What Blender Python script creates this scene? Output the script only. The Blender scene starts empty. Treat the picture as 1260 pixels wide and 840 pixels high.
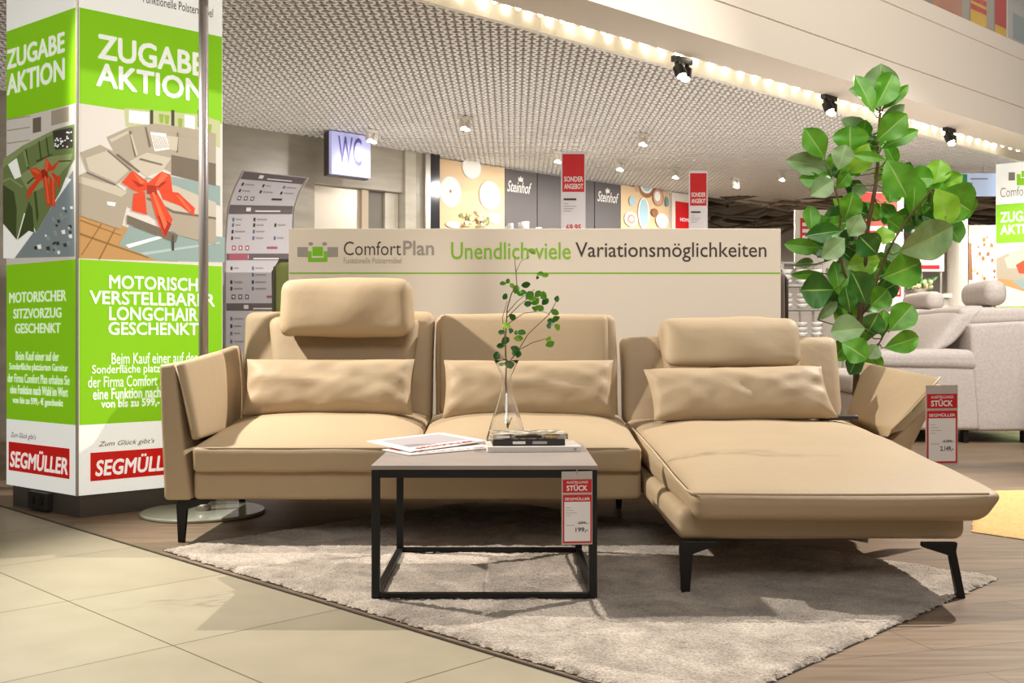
import bpy, math, random
from mathutils import Vector, Matrix, noise
SC = bpy.context.scene
COL = SC.collection
random.seed(7)
V = Vector

# ------------------------------------------------------------------ camera, world, lights, exposure
CAMZ, F, U0, V0 = 0.72, 1310.0, 630.0, 417.0
cam = bpy.data.cameras.new('camera'); cam.sensor_width = 36.0
cam.lens = 36.0 * F / 1260.0; cam.shift_y = -3.0 / 1260.0; cam.clip_end = 200
co = bpy.data.objects.new('camera', cam); COL.objects.link(co)
co.location = (0, 0, CAMZ); co.rotation_euler = (math.pi / 2, 0, 0)
SC.camera = co
SC.view_settings.view_transform = 'Standard'; SC.view_settings.look = 'None'
SC.view_settings.gamma = 1.0; SC.view_settings.use_curve_mapping = False
SC.view_settings.exposure = -0.22
w = bpy.data.worlds.new('hall_light'); SC.world = w; w.use_nodes = True
w.node_tree.nodes['Background'].inputs[0].default_value = (1.0, 0.965, 0.93, 1)
w.node_tree.nodes['Background'].inputs[1].default_value = 0.27

def lamp(name, kind, loc, power, color=(1, 0.95, 0.89), target=None, **kw):
    l = bpy.data.lights.new(name, kind); l.energy = power; l.color = color
    for k, x in kw.items(): setattr(l, k, x)
    o = bpy.data.objects.new(name, l); COL.objects.link(o); o.location = loc
    if target is not None:
        o.rotation_euler = (V(target) - V(loc)).to_track_quat('-Z', 'Y').to_euler()
    return o
def bp_pre(a, b, z): return (-0.46 + 0.7398 * a - 0.6728 * b, 5.478 + 0.6728 * a + 0.7398 * b, z)
SPOT_R, SPOT_L = 3300, 640
lamp('atrium_spot', 'SPOT', (4.95, 6.45, 5.4), SPOT_R, target=(0.3, 3.2, 0.2), spot_size=math.radians(54), spot_blend=0.5, shadow_soft_size=0.04)
lamp('gallery_spot', 'SPOT', (-2.3, 3.95, 2.42), SPOT_L, target=(0.5, 3.1, 0.0), spot_size=math.radians(78), spot_blend=0.6, shadow_soft_size=0.04)
lamp('atrium_front_fill', 'AREA', (0.0, -3.2, 4.6), 150, target=(0.1, 4.2, 0.5), shape='RECTANGLE', size=3.0, size_y=1.5)  # added soft fill from behind the camera for the sofa fronts
lamp('balcony_fill', 'AREA', (2.6, 2.2, 5.2), 175, target=(2.6, 7.6, 2.9), shape='RECTANGLE', size=5.0, size_y=1.0, spread=math.radians(100))  # added fill that brightens the balcony front, no real fixture
lamp('grey_sofa_fill', 'SPOT', (3.5, 5.2, 4.2), 480, target=(3.1, 7.8, 0.5), spot_size=math.radians(50), spot_blend=0.6, shadow_soft_size=0.08)  # extra spot added to lighten the grey sofa
lamp('upper_floor_fill', 'POINT', bp_pre(5.6, -0.15, 5.1), 90, shadow_soft_size=0.2)  # added fill so the upper floor panels don't go dark
lamp('directory_fill', 'SPOT', (-1.05, 5.35, 2.40), 75, target=(-1.6, 6.9, 1.3), spot_size=math.radians(70), spot_blend=0.7, shadow_soft_size=0.06)  # added spot that brightens the front of the store directory
lamp('hall_bounce_fill', 'AREA', (1.0, 8.0, 1.15), 120, target=(1.0, 8.0, 4.0), shape='RECTANGLE', size=9.0, size_y=3.5)  # added area light standing in for floor bounce onto the grid ceiling

# ------------------------------------------------------------------ helpers
def lin(c):
    return tuple(((x / 12.92) if x <= 0.04045 else ((x + 0.055) / 1.055) ** 2.4) for x in (k / 255.0 for k in c)) + (1.0,)
def floor_pt(u, v): Y = F * CAMZ / (v - V0); return V(((u - U0) * Y / F, Y, 0))
def at(u, v, Y): return V(((u - U0) * Y / F, Y, CAMZ - (v - V0) * Y / F))

MATS = {}
def mat(name, rgb, rough=0.6, metal=0.0, emit=0.0, spec=0.5, bump=None, vary=None, trans=0.0, alpha=1.0, coat=0.0):
    if name in MATS: return MATS[name]
    m = bpy.data.materials.new(name); m.use_nodes = True; nt = m.node_tree
    b = nt.nodes['Principled BSDF']; c = lin(rgb)
    b.inputs['Base Color'].default_value = c
    b.inputs['Roughness'].default_value = rough; b.inputs['Metallic'].default_value = metal
    b.inputs['Specular IOR Level'].default_value = spec
    b.inputs['Transmission Weight'].default_value = trans; b.inputs['Alpha'].default_value = alpha
    b.inputs['Coat Weight'].default_value = coat
    if emit:
        b.inputs['Emission Color'].default_value = c; b.inputs['Emission Strength'].default_value = emit
    tc = nt.nodes.new('ShaderNodeTexCoord')
    if vary:     # (scale, second colour, detail, contrast)
        n = nt.nodes.new('ShaderNodeTexNoise'); n.inputs['Scale'].default_value = vary[0]; n.inputs['Detail'].default_value = vary[2]
        r = nt.nodes.new('ShaderNodeValToRGB'); k = vary[3]
        r.color_ramp.elements[0].position = 0.5 - k; r.color_ramp.elements[1].position = 0.5 + k
        r.color_ramp.elements[0].color = c; r.color_ramp.elements[1].color = lin(vary[1])
        mp = nt.nodes.new('ShaderNodeMapping')
        if len(vary) > 4: mp.inputs['Scale'].default_value = vary[4]
        if len(vary) > 5: mp.inputs['Rotation'].default_value = vary[5]
        nt.links.new(tc.outputs['Object'], mp.inputs['Vector']); nt.links.new(mp.outputs['Vector'], n.inputs['Vector'])
        nt.links.new(n.outputs['Fac'], r.inputs['Fac']); nt.links.new(r.outputs['Color'], b.inputs['Base Color'])
    if bump:     # (scale, strength, distance)
        n = nt.nodes.new('ShaderNodeTexNoise'); n.inputs['Scale'].default_value = bump[0]; n.inputs['Detail'].default_value = 6
        nt.links.new(tc.outputs['Object'], n.inputs['Vector'])
        bp = nt.nodes.new('ShaderNodeBump'); bp.inputs['Strength'].default_value = bump[1]; bp.inputs['Distance'].default_value = bump[2]
        nt.links.new(n.outputs['Fac'], bp.inputs['Height']); nt.links.new(bp.outputs['Normal'], b.inputs['Normal'])
    MATS[name] = m
    return m

class MB:
    def __init__(s): s.v = []; s.f = []; s.m = []; s.mats = []
    def mi(s, m):
        if m is None: return 0
        if m not in s.mats: s.mats.append(m)
        return s.mats.index(m)
    def add(s, vs, fs, m=None):
        o = len(s.v); k = s.mi(m); s.v += [V(p) for p in vs]
        for f in fs: s.f.append([i + o for i in f]); s.m.append(k)
        return s
    def hexa(s, P, m=None):   # P[x][y][z] flattened: x slowest
        return s.add(P, [(0, 1, 3, 2), (4, 6, 7, 5), (0, 4, 5, 1), (2, 3, 7, 6), (0, 2, 6, 4), (1, 5, 7, 3)], m)
    def box(s, x0, x1, y0, y1, z0, z1, m=None):
        return s.hexa([(x, y, z) for x in (x0, x1) for y in (y0, y1) for z in (z0, z1)], m)
    def obox(s, c, ax, ay, az, m=None):   # centre and three half-axis vectors
        c, ax, ay, az = V(c), V(ax), V(ay), V(az)
        return s.hexa([c + i * ax + j * ay + k * az for i in (-1, 1) for j in (-1, 1) for k in (-1, 1)], m)
    def prism(s, pts, ext, m=None):
        pts = [V(p) for p in pts]; n = len(pts); e = V(ext)
        fs = [tuple(range(n))[::-1], tuple(range(n, 2 * n))] + [(i, (i + 1) % n, n + (i + 1) % n, n + i) for i in range(n)]
        return s.add(pts + [p + e for p in pts], fs, m)
    def tube(s, path, r, m=None, n=8, caps=True):
        path = [V(p) for p in path]; k = len(path); vs = []; up = None
        rs = r if isinstance(r, (list, tuple)) else [r] * k
        for i, p in enumerate(path):
            t = (path[min(i + 1, k - 1)] - path[max(i - 1, 0)]).normalized()
            if up is None:
                a = V((0, 0, 1)) if abs(t.z) < 0.9 else V((1, 0, 0))
                up = t.cross(a).normalized()
            up = (up - t * up.dot(t)).normalized(); sd = t.cross(up)
            vs += [p + rs[i] * (math.cos(2 * math.pi * j / n) * up + math.sin(2 * math.pi * j / n) * sd) for j in range(n)]
        fs = [(i * n + j, i * n + (j + 1) % n, (i + 1) * n + (j + 1) % n, (i + 1) * n + j) for i in range(k - 1) for j in range(n)]
        if caps: fs += [tuple(range(n))[::-1], tuple(range((k - 1) * n, k * n))]
        return s.add(vs, fs, m)
    def lathe(s, prof, c, m=None, n=32):
        c = V(c); vs = []; k = len(prof)
        for r, z in prof:
            vs += [c + V((r * math.cos(2 * math.pi * j / n), r * math.sin(2 * math.pi * j / n), z)) for j in range(n)]
        fs = [(i * n + j, i * n + (j + 1) % n, (i + 1) * n + (j + 1) % n, (i + 1) * n + j) for i in range(k - 1) for j in range(n)]
        return s.add(vs, fs, m)
    def ball(s, c, r, m=None, n=10, k=6, sc=(1, 1, 1)):
        c = V(c); vs = []
        for i in range(k + 1):
            a = math.pi * i / k
            for j in range(n):
                b = 2 * math.pi * j / n
                vs.append(c + V((r * sc[0] * math.sin(a) * math.cos(b), r * sc[1] * math.sin(a) * math.sin(b), -r * sc[2] * math.cos(a))))
        fs = [(i * n + j, i * n + (j + 1) % n, (i + 1) * n + (j + 1) % n, (i + 1) * n + j) for i in range(k) for j in range(n)]
        return s.add(vs, fs, m)
    def build(s, name, m=None, parent=None, loc=None, smooth=False):
        root = parent
        while root is not None and root.parent is not None: root = root.parent
        base = V(root.location) if root is not None else (V(loc) if loc is not None else V((0, 0, 0)))
        me = bpy.data.meshes.new(name)
        me.from_pydata([tuple(p - base) for p in s.v], [], s.f)
        mats = s.mats or [m]
        for x in mats: me.materials.append(x)
        if s.mats: me.polygons.foreach_set('material_index', s.m)
        if smooth: me.polygons.foreach_set('use_smooth', [True] * len(s.f))
        me.validate(); me.update()
        o = bpy.data.objects.new(name, me); COL.objects.link(o)
        if parent is not None: o.parent = parent
        else: o.location = base
        return o

def tag(o, label, cat, group=None):
    o['label'] = label; o['category'] = cat
    if group: o['group'] = group
    return o
def thing(name, label, cat, loc, group=None):
    o = bpy.data.objects.new(name, None); COL.objects.link(o); o.location = loc; o.empty_display_size = 0.1
    return tag(o, label, cat, group)
def struct(o): o['kind'] = 'structure'; return o
def copy_thing(src, loc, label=None):
    r = src.copy(); COL.objects.link(r); r.location = loc
    if label: r['label'] = label
    for ch in list(src.children):
        c = ch.copy(); COL.objects.link(c); c.parent = r
        for g in list(ch.children):
            d = g.copy(); COL.objects.link(d); d.parent = c
    return r

def bevel(o, wd=0.004, seg=2):
    b = o.modifiers.new('bevel', 'BEVEL'); b.width = wd; b.segments = seg; b.limit_method = 'ANGLE'; return o

TXT = {}
def text_geo(body, bold=0.0, shear=0.0, space=1.0):
    key = (body, bold, shear, space)
    if key not in TXT:
        c = bpy.data.curves.new('lettering', 'FONT'); c.body = body; c.offset = min(bold, 0.0); c.shear = shear; c.space_character = space
        c.resolution_u = 3
        o = bpy.data.objects.new('lettering', c); COL.objects.link(o)
        dg = bpy.context.evaluated_depsgraph_get(); dg.update()
        me = bpy.data.meshes.new_from_object(o.evaluated_get(dg))
        vs = [v.co.copy() for v in me.vertices]; fs = [tuple(p.vertices) for p in me.polygons]
        bpy.data.objects.remove(o); bpy.data.curves.remove(c); bpy.data.meshes.remove(me)
        x0 = min(p.x for p in vs); x1 = max(p.x for p in vs); y0 = min(p.y for p in vs); y1 = max(p.y for p in vs)
        if bold > 0:     # heavier strokes: the outline swept round a small circle
            base, bf, r = vs, fs, bold * (y1 - y0); vs, fs = [p.copy() for p in base], list(bf)
            for k in range(8):
                o_ = len(vs); vs += [p + V((r * math.cos(k * math.pi / 4), r * math.sin(k * math.pi / 4), (k + 1) * 0.00003)) for p in base]; fs += [tuple(i + o_ for i in f) for f in bf]
            x0 -= r; x1 += r; y0 -= r; y1 += r
        TXT[key] = ([((p.x - x0) / (x1 - x0), (p.y - y0) / (y1 - y0), p.z) for p in vs], fs, (x1 - x0) / (y1 - y0))
    return TXT[key]

class Frame:   # a flat face standing in the room: origin, direction to the right, up, and normal to the viewer
    def __init__(s, o, ux, uz=(0, 0, 1)):
        s.o = V(o); s.ux = V(ux).normalized(); s.uz = V(uz).normalized(); s.n = s.ux.cross(s.uz).normalized()
        if s.n.dot(V((0, 0, CAMZ)) - s.o) < 0: s.n = -s.n
    def loc(s, u, v):
        d = V(((u - U0) / F, 1, -(v - V0) / F)); c = V((0, 0, CAMZ))
        t = (s.o - c).dot(s.n) / d.dot(s.n); p = c + t * d - s.o
        return p.dot(s.ux), p.dot(s.uz)
    def p(s, a, b, d=0.0): return s.o + a * s.ux + b * s.uz + d * s.n
    def px(s, u, v, d=0.0): return s.p(*s.loc(u, v), d)
    def poly(s, mb, pts, d, m=None): mb.add([s.px(u, v, d) for u, v in pts], [tuple(range(len(pts)))], m)
    def polyl(s, mb, pts, d, m=None): mb.add([s.p(a, b, d) for a, b in pts], [tuple(range(len(pts)))], m)
    def rect(s, mb, a0, a1, b0, b1, d, m=None): s.polyl(mb, [(a0, b0), (a1, b0), (a1, b1), (a0, b1)], d, m)
    def slab(s, mb, a0, a1, b0, b1, d0, d1, m=None):
        mb.hexa([s.p(a, b, d) for a in (a0, a1) for d in (d1, d0) for b in (b0, b1)], m)
    def ell(s, mb, a, b, ra, rb, d, m=None, n=24):
        s.polyl(mb, [(a + ra * math.cos(2 * math.pi * i / n), b + rb * math.sin(2 * math.pi * i / n)) for i in range(n)], d, m)
    def text(s, mb, body, a0, a1, b0, b1, d, m=None, bold=0.0, shear=0.0):
        vs, fs, _ = text_geo(body, bold, shear)
        mb.add([s.p(a0 + x * (a1 - a0), b0 + y * (b1 - b0), d + z) for x, y, z in vs], fs, m)
    def text_px(s, mb, body, u0, vt, vb, u1, d, m=None, bold=0.0, shear=0.0):   # top and bottom at its left end, and where it ends
        a0, bt = s.loc(u0, vt); _, bb = s.loc(u0, vb); a1, _ = s.loc(u1, (vt + vb) / 2)
        s.text(mb, body, a0, a1, bb, bt, d, m, bold, shear)

def smooth_axis(n, r):   # 0..1 samples, denser near the rounded ends
    r = min(r, 0.45); e = [r * (1 - math.cos(math.pi / 2 * i / 4)) for i in range(4)]
    mid = [r + (1 - 2 * r) * i / n for i in range(n + 1)]
    return e + mid + [1 - x for x in e[::-1]]

def soft_box(mb, P, r=0.03, bulge=None, n=(14, 10, 6), wob=0.0, wsc=4.0, power=2.0, m=None):
    """upholstered block: eight corners P[x][y][z], rounded edges of radius r, bulging faces, slight folds"""
    P = [V(p) for p in P]
    def tri(a, b, c):
        q = V((0, 0, 0))
        for i in (0, 1):
            for j in (0, 1):
                for k in (0, 1):
                    q = q + P[i * 4 + j * 2 + k] * ((a if i else 1 - a) * (b if j else 1 - b) * (c if k else 1 - c))
        return q
    sx = sum((P[4 + i] - P[i]).length for i in range(4)) / 4
    sy = sum((P[i + 2] - P[i]).length for i in (0, 1, 4, 5)) / 4
    sz = sum((P[i + 1] - P[i]).length for i in (0, 2, 4, 6)) / 4
    S = (sx, sy, sz); r = min(r, 0.49 * min(S)); bulge = bulge or {}
    A = [smooth_axis(n[i], r / S[i]) for i in range(3)]
    idx = {}; vs = []; fs = []
    def vert(i, j, k):
        if (i, j, k) in idx: return idx[(i, j, k)]
        q = [A[0][i] * sx, A[1][j] * sy, A[2][k] * sz]
        inn = [min(max(q[t], r), S[t] - r) for t in range(3)]
        d = V([q[t] - inn[t] for t in range(3)])
        if d.length > 1e-9: d = d.normalized() * r
        q = [(inn[t] + d[t]) / S[t] for t in range(3)]
        def hump(x, y): return (1 - abs(2 * x - 1) ** power) * (1 - abs(2 * y - 1) ** power)
        a, b, c = q
        o = [a, b, c]
        o[2] += bulge.get('top', 0) * hump(a, b) * c / sz - bulge.get('bottom', 0) * hump(a, b) * (1 - c) / sz
        o[1] += -bulge.get('front', 0) * hump(a, c) * (1 - b) / sy + bulge.get('back', 0) * hump(a, c) * b / sy
        o[0] += -bulge.get('left', 0) * hump(b, c) * (1 - a) / sx + bulge.get('right', 0) * hump(b, c) * a / sx
        p = tri(*o)
        if wob:
            p = p + wob * V((noise.noise(p * wsc), noise.noise(p * wsc + V((7, 3, 1))), noise.noise(p * wsc + V((1, 9, 4)))))
        idx[(i, j, k)] = len(vs); vs.append(p); return idx[(i, j, k)]
    NX, NY, NZ = (len(a) - 1 for a in A)
    for i in range(NX):
        for j in range(NY):
            fs.append((vert(i, j, 0), vert(i, j + 1, 0), vert(i + 1, j + 1, 0), vert(i + 1, j, 0)))
            fs.append((vert(i, j, NZ), vert(i + 1, j, NZ), vert(i + 1, j + 1, NZ), vert(i, j + 1, NZ)))
    for i in range(NX):
        for k in range(NZ):
            fs.append((vert(i, 0, k), vert(i + 1, 0, k), vert(i + 1, 0, k + 1), vert(i, 0, k + 1)))
            fs.append((vert(i, NY, k), vert(i, NY, k + 1), vert(i + 1, NY, k + 1), vert(i + 1, NY, k)))
    for j in range(NY):
        for k in range(NZ):
            fs.append((vert(0, j, k), vert(0, j, k + 1), vert(0, j + 1, k + 1), vert(0, j + 1, k)))
            fs.append((vert(NX, j, k), vert(NX, j + 1, k), vert(NX, j + 1, k + 1), vert(NX, j, k + 1)))
    return mb.add(vs, fs, m)
def P8(x0, x1, y0, y1, z0, z1): return [(x, y, z) for x in (x0, x1) for y in (y0, y1) for z in (z0, z1)]

def pillow(mb, c, ax, az, ay, T, m=None, seed=0, nx=36, nz=20, sag=0.05):
    """loose cushion: centre, half width vector, half height vector, thickness direction and half thickness"""
    c, ax, az, ay = V(c), V(ax), V(az), V(ay).normalized(); vs = []; fs = []; off = V((seed * 3.1, seed * 1.7, 0))
    for side in (1, -1):
        o = len(vs)
        for j in range(nz + 1):
            for i in range(nx + 1):
                a = -1 + 2 * i / nx; b = -1 + 2 * j / nz
                a = math.sin(a * math.pi / 2) * 0.35 + a * 0.65; b = math.sin(b * math.pi / 2) * 0.5 + b * 0.5
                t = T * max(0, (1 - abs(a) ** 6)) ** 0.5 * max(0, (1 - abs(b) ** 2.6)) ** 0.55
                pa = a * (1 - 0.035 * (1 - b * b)); pb = b * (1 - sag * (1 - a * a) * (1 if b > 0 else 0.3))
                q = c + ax * pa + az * pb
                f = noise.noise(V((a * 2.6, b * 1.9 + a * 0.9, side)) + off) * 0.011 + noise.noise(V((a * 4.5 - b * 1.5, b * 3.4 + a * 1.2, side)) + off) * 0.005
                edge = max(0, 1 - abs(a) ** 8) * max(0, 1 - abs(b) ** 4)
                fold = 0.010 * math.sin(b * 9 + seed) * math.exp(-((abs(a) - 0.93) / 0.08) ** 2)
                vs.append(q + ay * side * (t + (f + fold) * edge * 1.2))
        for j in range(nz):
            for i in range(nx):
                q = [o + j * (nx + 1) + i, o + j * (nx + 1) + i + 1, o + (j + 1) * (nx + 1) + i + 1, o + (j + 1) * (nx + 1) + i]
                fs.append(q if side > 0 else q[::-1])
    return mb.add(vs, fs, m)

# ------------------------------------------------------------------ materials
leather = mat('beige_leather', (173, 151, 121), 0.58, bump=(22, 0.14, 0.012), vary=(3.0, (178, 156, 124), 3, 0.2), spec=0.28)
welt_m = mat('beige_welt', (190, 168, 137), 0.55, spec=0.3)
black_steel = mat('black_steel', (20, 18, 17), 0.45, spec=0.35)
white_paint = mat('white_paint', (226, 219, 206), 0.6)
cream_paint = mat('cream_paint', (238, 226, 208), 0.6)
ceil_white = mat('ceiling_white', (236, 231, 224), 0.5)
dark_void = mat('dark_void', (40, 36, 34), 0.9)
green_print = mat('green_print', (132, 196, 20), 0.4, emit=0.55)
white_print = mat('white_print', (238, 238, 232), 0.4, emit=0.6)
red_print = mat('red_print', (206, 26, 22), 0.4, emit=0.4)
ink_dark = mat('dark_ink', (70, 60, 56), 0.6)
ink_grey = mat('grey_ink', (165, 158, 150), 0.6)
ink_green = mat('green_ink', (140, 198, 40), 0.6)
paper = mat('white_paper', (236, 230, 226), 0.6)
sign_red = mat('sign_red', (200, 22, 28), 0.5)
alu = mat('brushed_aluminium', (186, 178, 168), 0.35, metal=0.7)
grey_fabric = mat('grey_fabric', (204, 195, 188), 0.9, bump=(180, 0.35, 0.004), vary=(60, (182, 172, 165), 4, 0.3))
leaf_g = mat('leaf_green', (70, 140, 22), 0.45, vary=(14, (108, 172, 40), 3, 0.25))
leaf_l = mat('leaf_light', (126, 184, 36), 0.45, vary=(14, (160, 206, 66), 3, 0.25))
leaf_p = mat('leaf_pale', (112, 148, 90), 0.5, vary=(14, (148, 176, 122), 3, 0.25))
leaf_d = mat('leaf_dark', (36, 92, 24), 0.4, vary=(14, (64, 124, 40), 3, 0.25))
bark = mat('bark', (110, 82, 54), 0.8, bump=(60, 0.4, 0.004), vary=(30, (84, 66, 40), 3, 0.3))

# ------------------------------------------------------------------ floors
def tile_material():
    m = bpy.data.materials.new('stone_tiles'); m.use_nodes = True; nt = m.node_tree; b = nt.nodes['Principled BSDF']
    tc = nt.nodes.new('ShaderNodeTexCoord'); mp = nt.nodes.new('ShaderNodeMapping')
    mp.inputs['Rotation'].default_value = (0, 0, -math.pi / 4); mp.inputs['Location'].default_value = (-1.206 + 6, -2.334 + 6, 0)
    br = nt.nodes.new('ShaderNodeTexBrick'); br.offset = 0.0; br.squash = 1.0
    br.inputs['Scale'].default_value = 1.0; br.inputs['Brick Width'].default_value = 0.6; br.inputs['Row Height'].default_value = 0.6
    br.inputs['Mortar Size'].default_value = 0.0022; br.inputs['Mortar Smooth'].default_value = 0.2
    br.inputs['Color1'].default_value = lin((170, 159, 136)); br.inputs['Color2'].default_value = lin((164, 153, 130)); br.inputs['Mortar'].default_value = lin((92, 80, 58))
    n = nt.nodes.new('ShaderNodeTexNoise'); n.inputs['Scale'].default_value = 7; n.inputs['Detail'].default_value = 8
    mx = nt.nodes.new('ShaderNodeMix'); mx.data_type = 'RGBA'; mx.blend_type = 'MULTIPLY'; mx.inputs[0].default_value = 1.0
    rp = nt.nodes.new('ShaderNodeValToRGB'); rp.color_ramp.elements[0].position = 0.3; rp.color_ramp.elements[1].position = 0.7
    rp.color_ramp.elements[0].color = (0.9, 0.9, 0.88, 1); rp.color_ramp.elements[1].color = (1, 1, 1, 1)
    L = nt.links.new
    L(tc.outputs['Object'], mp.inputs['Vector']); L(mp.outputs['Vector'], br.inputs['Vector']); L(tc.outputs['Object'], n.inputs['Vector'])
    L(n.outputs['Fac'], rp.inputs['Fac']); L(br.outputs['Color'], mx.inputs[6]); L(rp.outputs['Color'], mx.inputs[7]); L(mx.outputs[2], b.inputs['Base Color'])
    b.inputs['Roughness'].default_value = 0.42; b.inputs['Specular IOR Level'].default_value = 0.35
    return m
def wood_material():
    m = bpy.data.materials.new('grey_brown_planks'); m.use_nodes = True; nt = m.node_tree; b = nt.nodes['Principled BSDF']
    tc = nt.nodes.new('ShaderNodeTexCoord'); mp = nt.nodes.new('ShaderNodeMapping'); mp.inputs['Rotation'].default_value = (0, 0, -math.radians(16)); mp.inputs['Location'].default_value = (20, 20, 0)
    br = nt.nodes.new('ShaderNodeTexBrick'); br.offset = 0.37; br.inputs['Scale'].default_value = 1.0
    br.inputs['Brick Width'].default_value = 1.3; br.inputs['Row Height'].default_value = 0.17; br.inputs['Mortar Size'].default_value = 0.0012
    br.inputs['Color1'].default_value = lin((150, 128, 104)); br.inputs['Color2'].default_value = lin((126, 106, 86)); br.inputs['Mortar'].default_value = lin((70, 56, 44))
    m2 = nt.nodes.new('ShaderNodeMapping'); m2.inputs['Rotation'].default_value = (0, 0, -math.radians(16)); m2.inputs['Scale'].default_value = (2.0, 26, 1)
    n = nt.nodes.new('ShaderNodeTexNoise'); n.inputs['Scale'].default_value = 1.5; n.inputs['Detail'].default_value = 7; n.inputs['Distortion'].default_value = 0.6
    rp = nt.nodes.new('ShaderNodeValToRGB'); rp.color_ramp.elements[0].position = 0.3; rp.color_ramp.elements[1].position = 0.72
    rp.color_ramp.elements[0].color = (0.62, 0.6, 0.58, 1); rp.color_ramp.elements[1].color = (1.12, 1.1, 1.08, 1)
    mx = nt.nodes.new('ShaderNodeMix'); mx.data_type = 'RGBA'; mx.blend_type = 'MULTIPLY'; mx.inputs[0].default_value = 1.0
    L = nt.links.new
    L(tc.outputs['Object'], mp.inputs['Vector']); L(mp.outputs['Vector'], br.inputs['Vector'])
    L(tc.outputs['Object'], m2.inputs['Vector']); L(m2.outputs['Vector'], n.inputs['Vector']); L(n.outputs['Fac'], rp.inputs['Fac'])
    L(br.outputs['Color'], mx.inputs[6]); L(rp.outputs['Color'], mx.inputs[7]); L(mx.outputs[2], b.inputs['Base Color'])
    b.inputs['Roughness'].default_value = 0.45; b.inputs['Specular IOR Level'].default_value = 0.4
    return m
KB = 2.385     # tile meets wood along x + y = KB
mb = MB(); mb.add([(-12, KB + 12, 0), (-12, -6, 0), (6, -6, 0), (6, KB - 6, 0)], [(0, 1, 2, 3)])
struct(mb.build('floor_tiles', tile_material()))
mb = MB(); mb.add([(-12, KB + 12, 0), (6, KB - 6, 0), (20, KB - 6, 0), (20, 30, 0), (-12, 30, 0)], [(0, 1, 2, 3, 4)])
struct(mb.build('floor_wood', wood_material()))
mb = MB(); mb.hexa([(x + sx, KB - x - sx + s, z) for x in (-6, 5) for s, sx in ((-0.006, -0.003), (0.006, 0.003)) for z in (0.0, 0.003)])
struct(mb.build('trim_1', mat('dark_joint', (52, 44, 36), 0.5)))

# ------------------------------------------------------------------ building shell: grid ceiling, light trough, balcony front
D1 = V((0.740, 0.673, 0)).normalized(); D2 = V((-D1.y, D1.x, 0)); A0 = V((-0.46, 5.478, 0)); ZC = 2.465
def bp(a, b, z): return A0 + a * D1 + b * D2 + V((0, 0, z))
WALL_B = 3.72; CE = 8.41
mb = MB(); pitch = 0.068; th = 0.0095; hh = 0.008
E1 = V((1, 1, 0)).normalized(); E2 = V((-1, 1, 0)).normalized()
def clip_line(p, d):     # p, d in the ceiling's own axes; the stretch inside the ceiling's rectangle
    t0, t1 = -1e9, 1e9
    for q, e, lo, hi in ((p[0], d[0], -7.0, CE), (p[1], d[1], 0.02, WALL_B)):
        a, b = (lo - q) / e, (hi - q) / e
        t0, t1 = max(t0, min(a, b)), min(t1, max(a, b))
    return t0, t1
for ea, eb in ((E1, E2), (E2, E1)):
    d = (ea.dot(D1), ea.dot(D2)); k = -260
    while k < 260:
        o = eb * (k * pitch); p = (o.dot(D1), o.dot(D2)); t0, t1 = clip_line(p, d); k += 1
        if t1 - t0 > 0.05: mb.obox(A0 + o + ea * ((t0 + t1) / 2) + V((0, 0, ZC + hh)), ea * ((t1 - t0) / 2), eb * th, V((0, 0, hh)))
struct(mb.build('ceiling_grid', ceil_white))
mb = MB(); mb.obox(bp(0.7, WALL_B / 2, ZC + 0.30), D1 * 7.75, D2 * (WALL_B / 2 + 0.1), V((0, 0, 0.01)))
struct(mb.build('ceiling', mat('ceiling_void', (46, 42, 38), 0.9)))
mb = MB()   # rim of the grid ceiling at its far end and along the trough
mb.obox(bp(CE, WALL_B / 2 - 0.02, ZC + 0.15), D1 * 0.03, D2 * (WALL_B / 2 + 0.05), V((0, 0, 0.17)))
mb.obox(bp(0.7, 0.0, ZC + 0.15), D1 * 7.72, D2 * 0.018, V((0, 0, 0.16)))
struct(mb.build('trim_2', white_paint))
TB, SB = -0.227, -0.567
mb = MB()   # trough: lid and outer wall
mb.obox(bp(0.7, TB / 2, ZC + 0.2), D1 * 7.72, D2 * (-TB / 2 + 0.02), V((0, 0, 0.012)))
struct(mb.build('trim_3', mat('trough_white', (226, 216, 194), 0.5)))
mb = MB()   # soffit, balcony front and its ledge
def run(pts): mb.add([bp(-7, b_, z_) for b_, z_ in pts] + [bp(13, b_, z_) for b_, z_ in pts], [tuple(range(len(pts)))[::-1], tuple(range(len(pts), 2 * len(pts)))] + [(i, (i + 1) % len(pts), len(pts) + (i + 1) % len(pts), len(pts) + i) for i in range(len(pts))])
run([(TB, ZC), (SB, ZC), (SB, 2.688), (SB + 0.008, 2.692), (SB + 0.008, 2.698), (SB, 2.702), (SB, 3.10), (SB - 0.01, 3.105), (SB - 0.01, 3.23), (TB, 3.23)])
struct(mb.build('wall_balcony', mat('balcony_beige', (208, 196, 180), 0.65)))

# strip of lamp dots inside the trough
glow = mat('lamp_glow', (255, 246, 222), 0.5, emit=16)
strip = thing('light_strip', 'string of small white lamps running inside the recessed ceiling trough', 'lights', bp(0, TB / 2, ZC + 0.1))
mb = MB()
for s in (0.085, -0.095): mb.obox(bp(0.7, TB / 2 + s, ZC + (0.092 if s > 0 else 0.042)), D1 * 7.6, D2 * 0.012, V((0, 0, 0.012)))
mb.build('rail', white_paint, strip)
for i in range(96):
    s = -0.095 if i % 2 else 0.085
    m_ = MB(); m_.ball(bp(-1.1 + i * 0.083, TB / 2 + s, ZC + (0.012 if i % 2 else 0.062)), 0.017, n=8, k=5)
    m_.build('bulb', glow, strip, smooth=True)
for i in range(12):
    lamp('trough_lamp', 'POINT', bp(-1.0 + i * 0.7, TB / 2, ZC + 0.08), 0.3, (1, 0.95, 0.82), shadow_soft_size=0.03)

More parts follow.
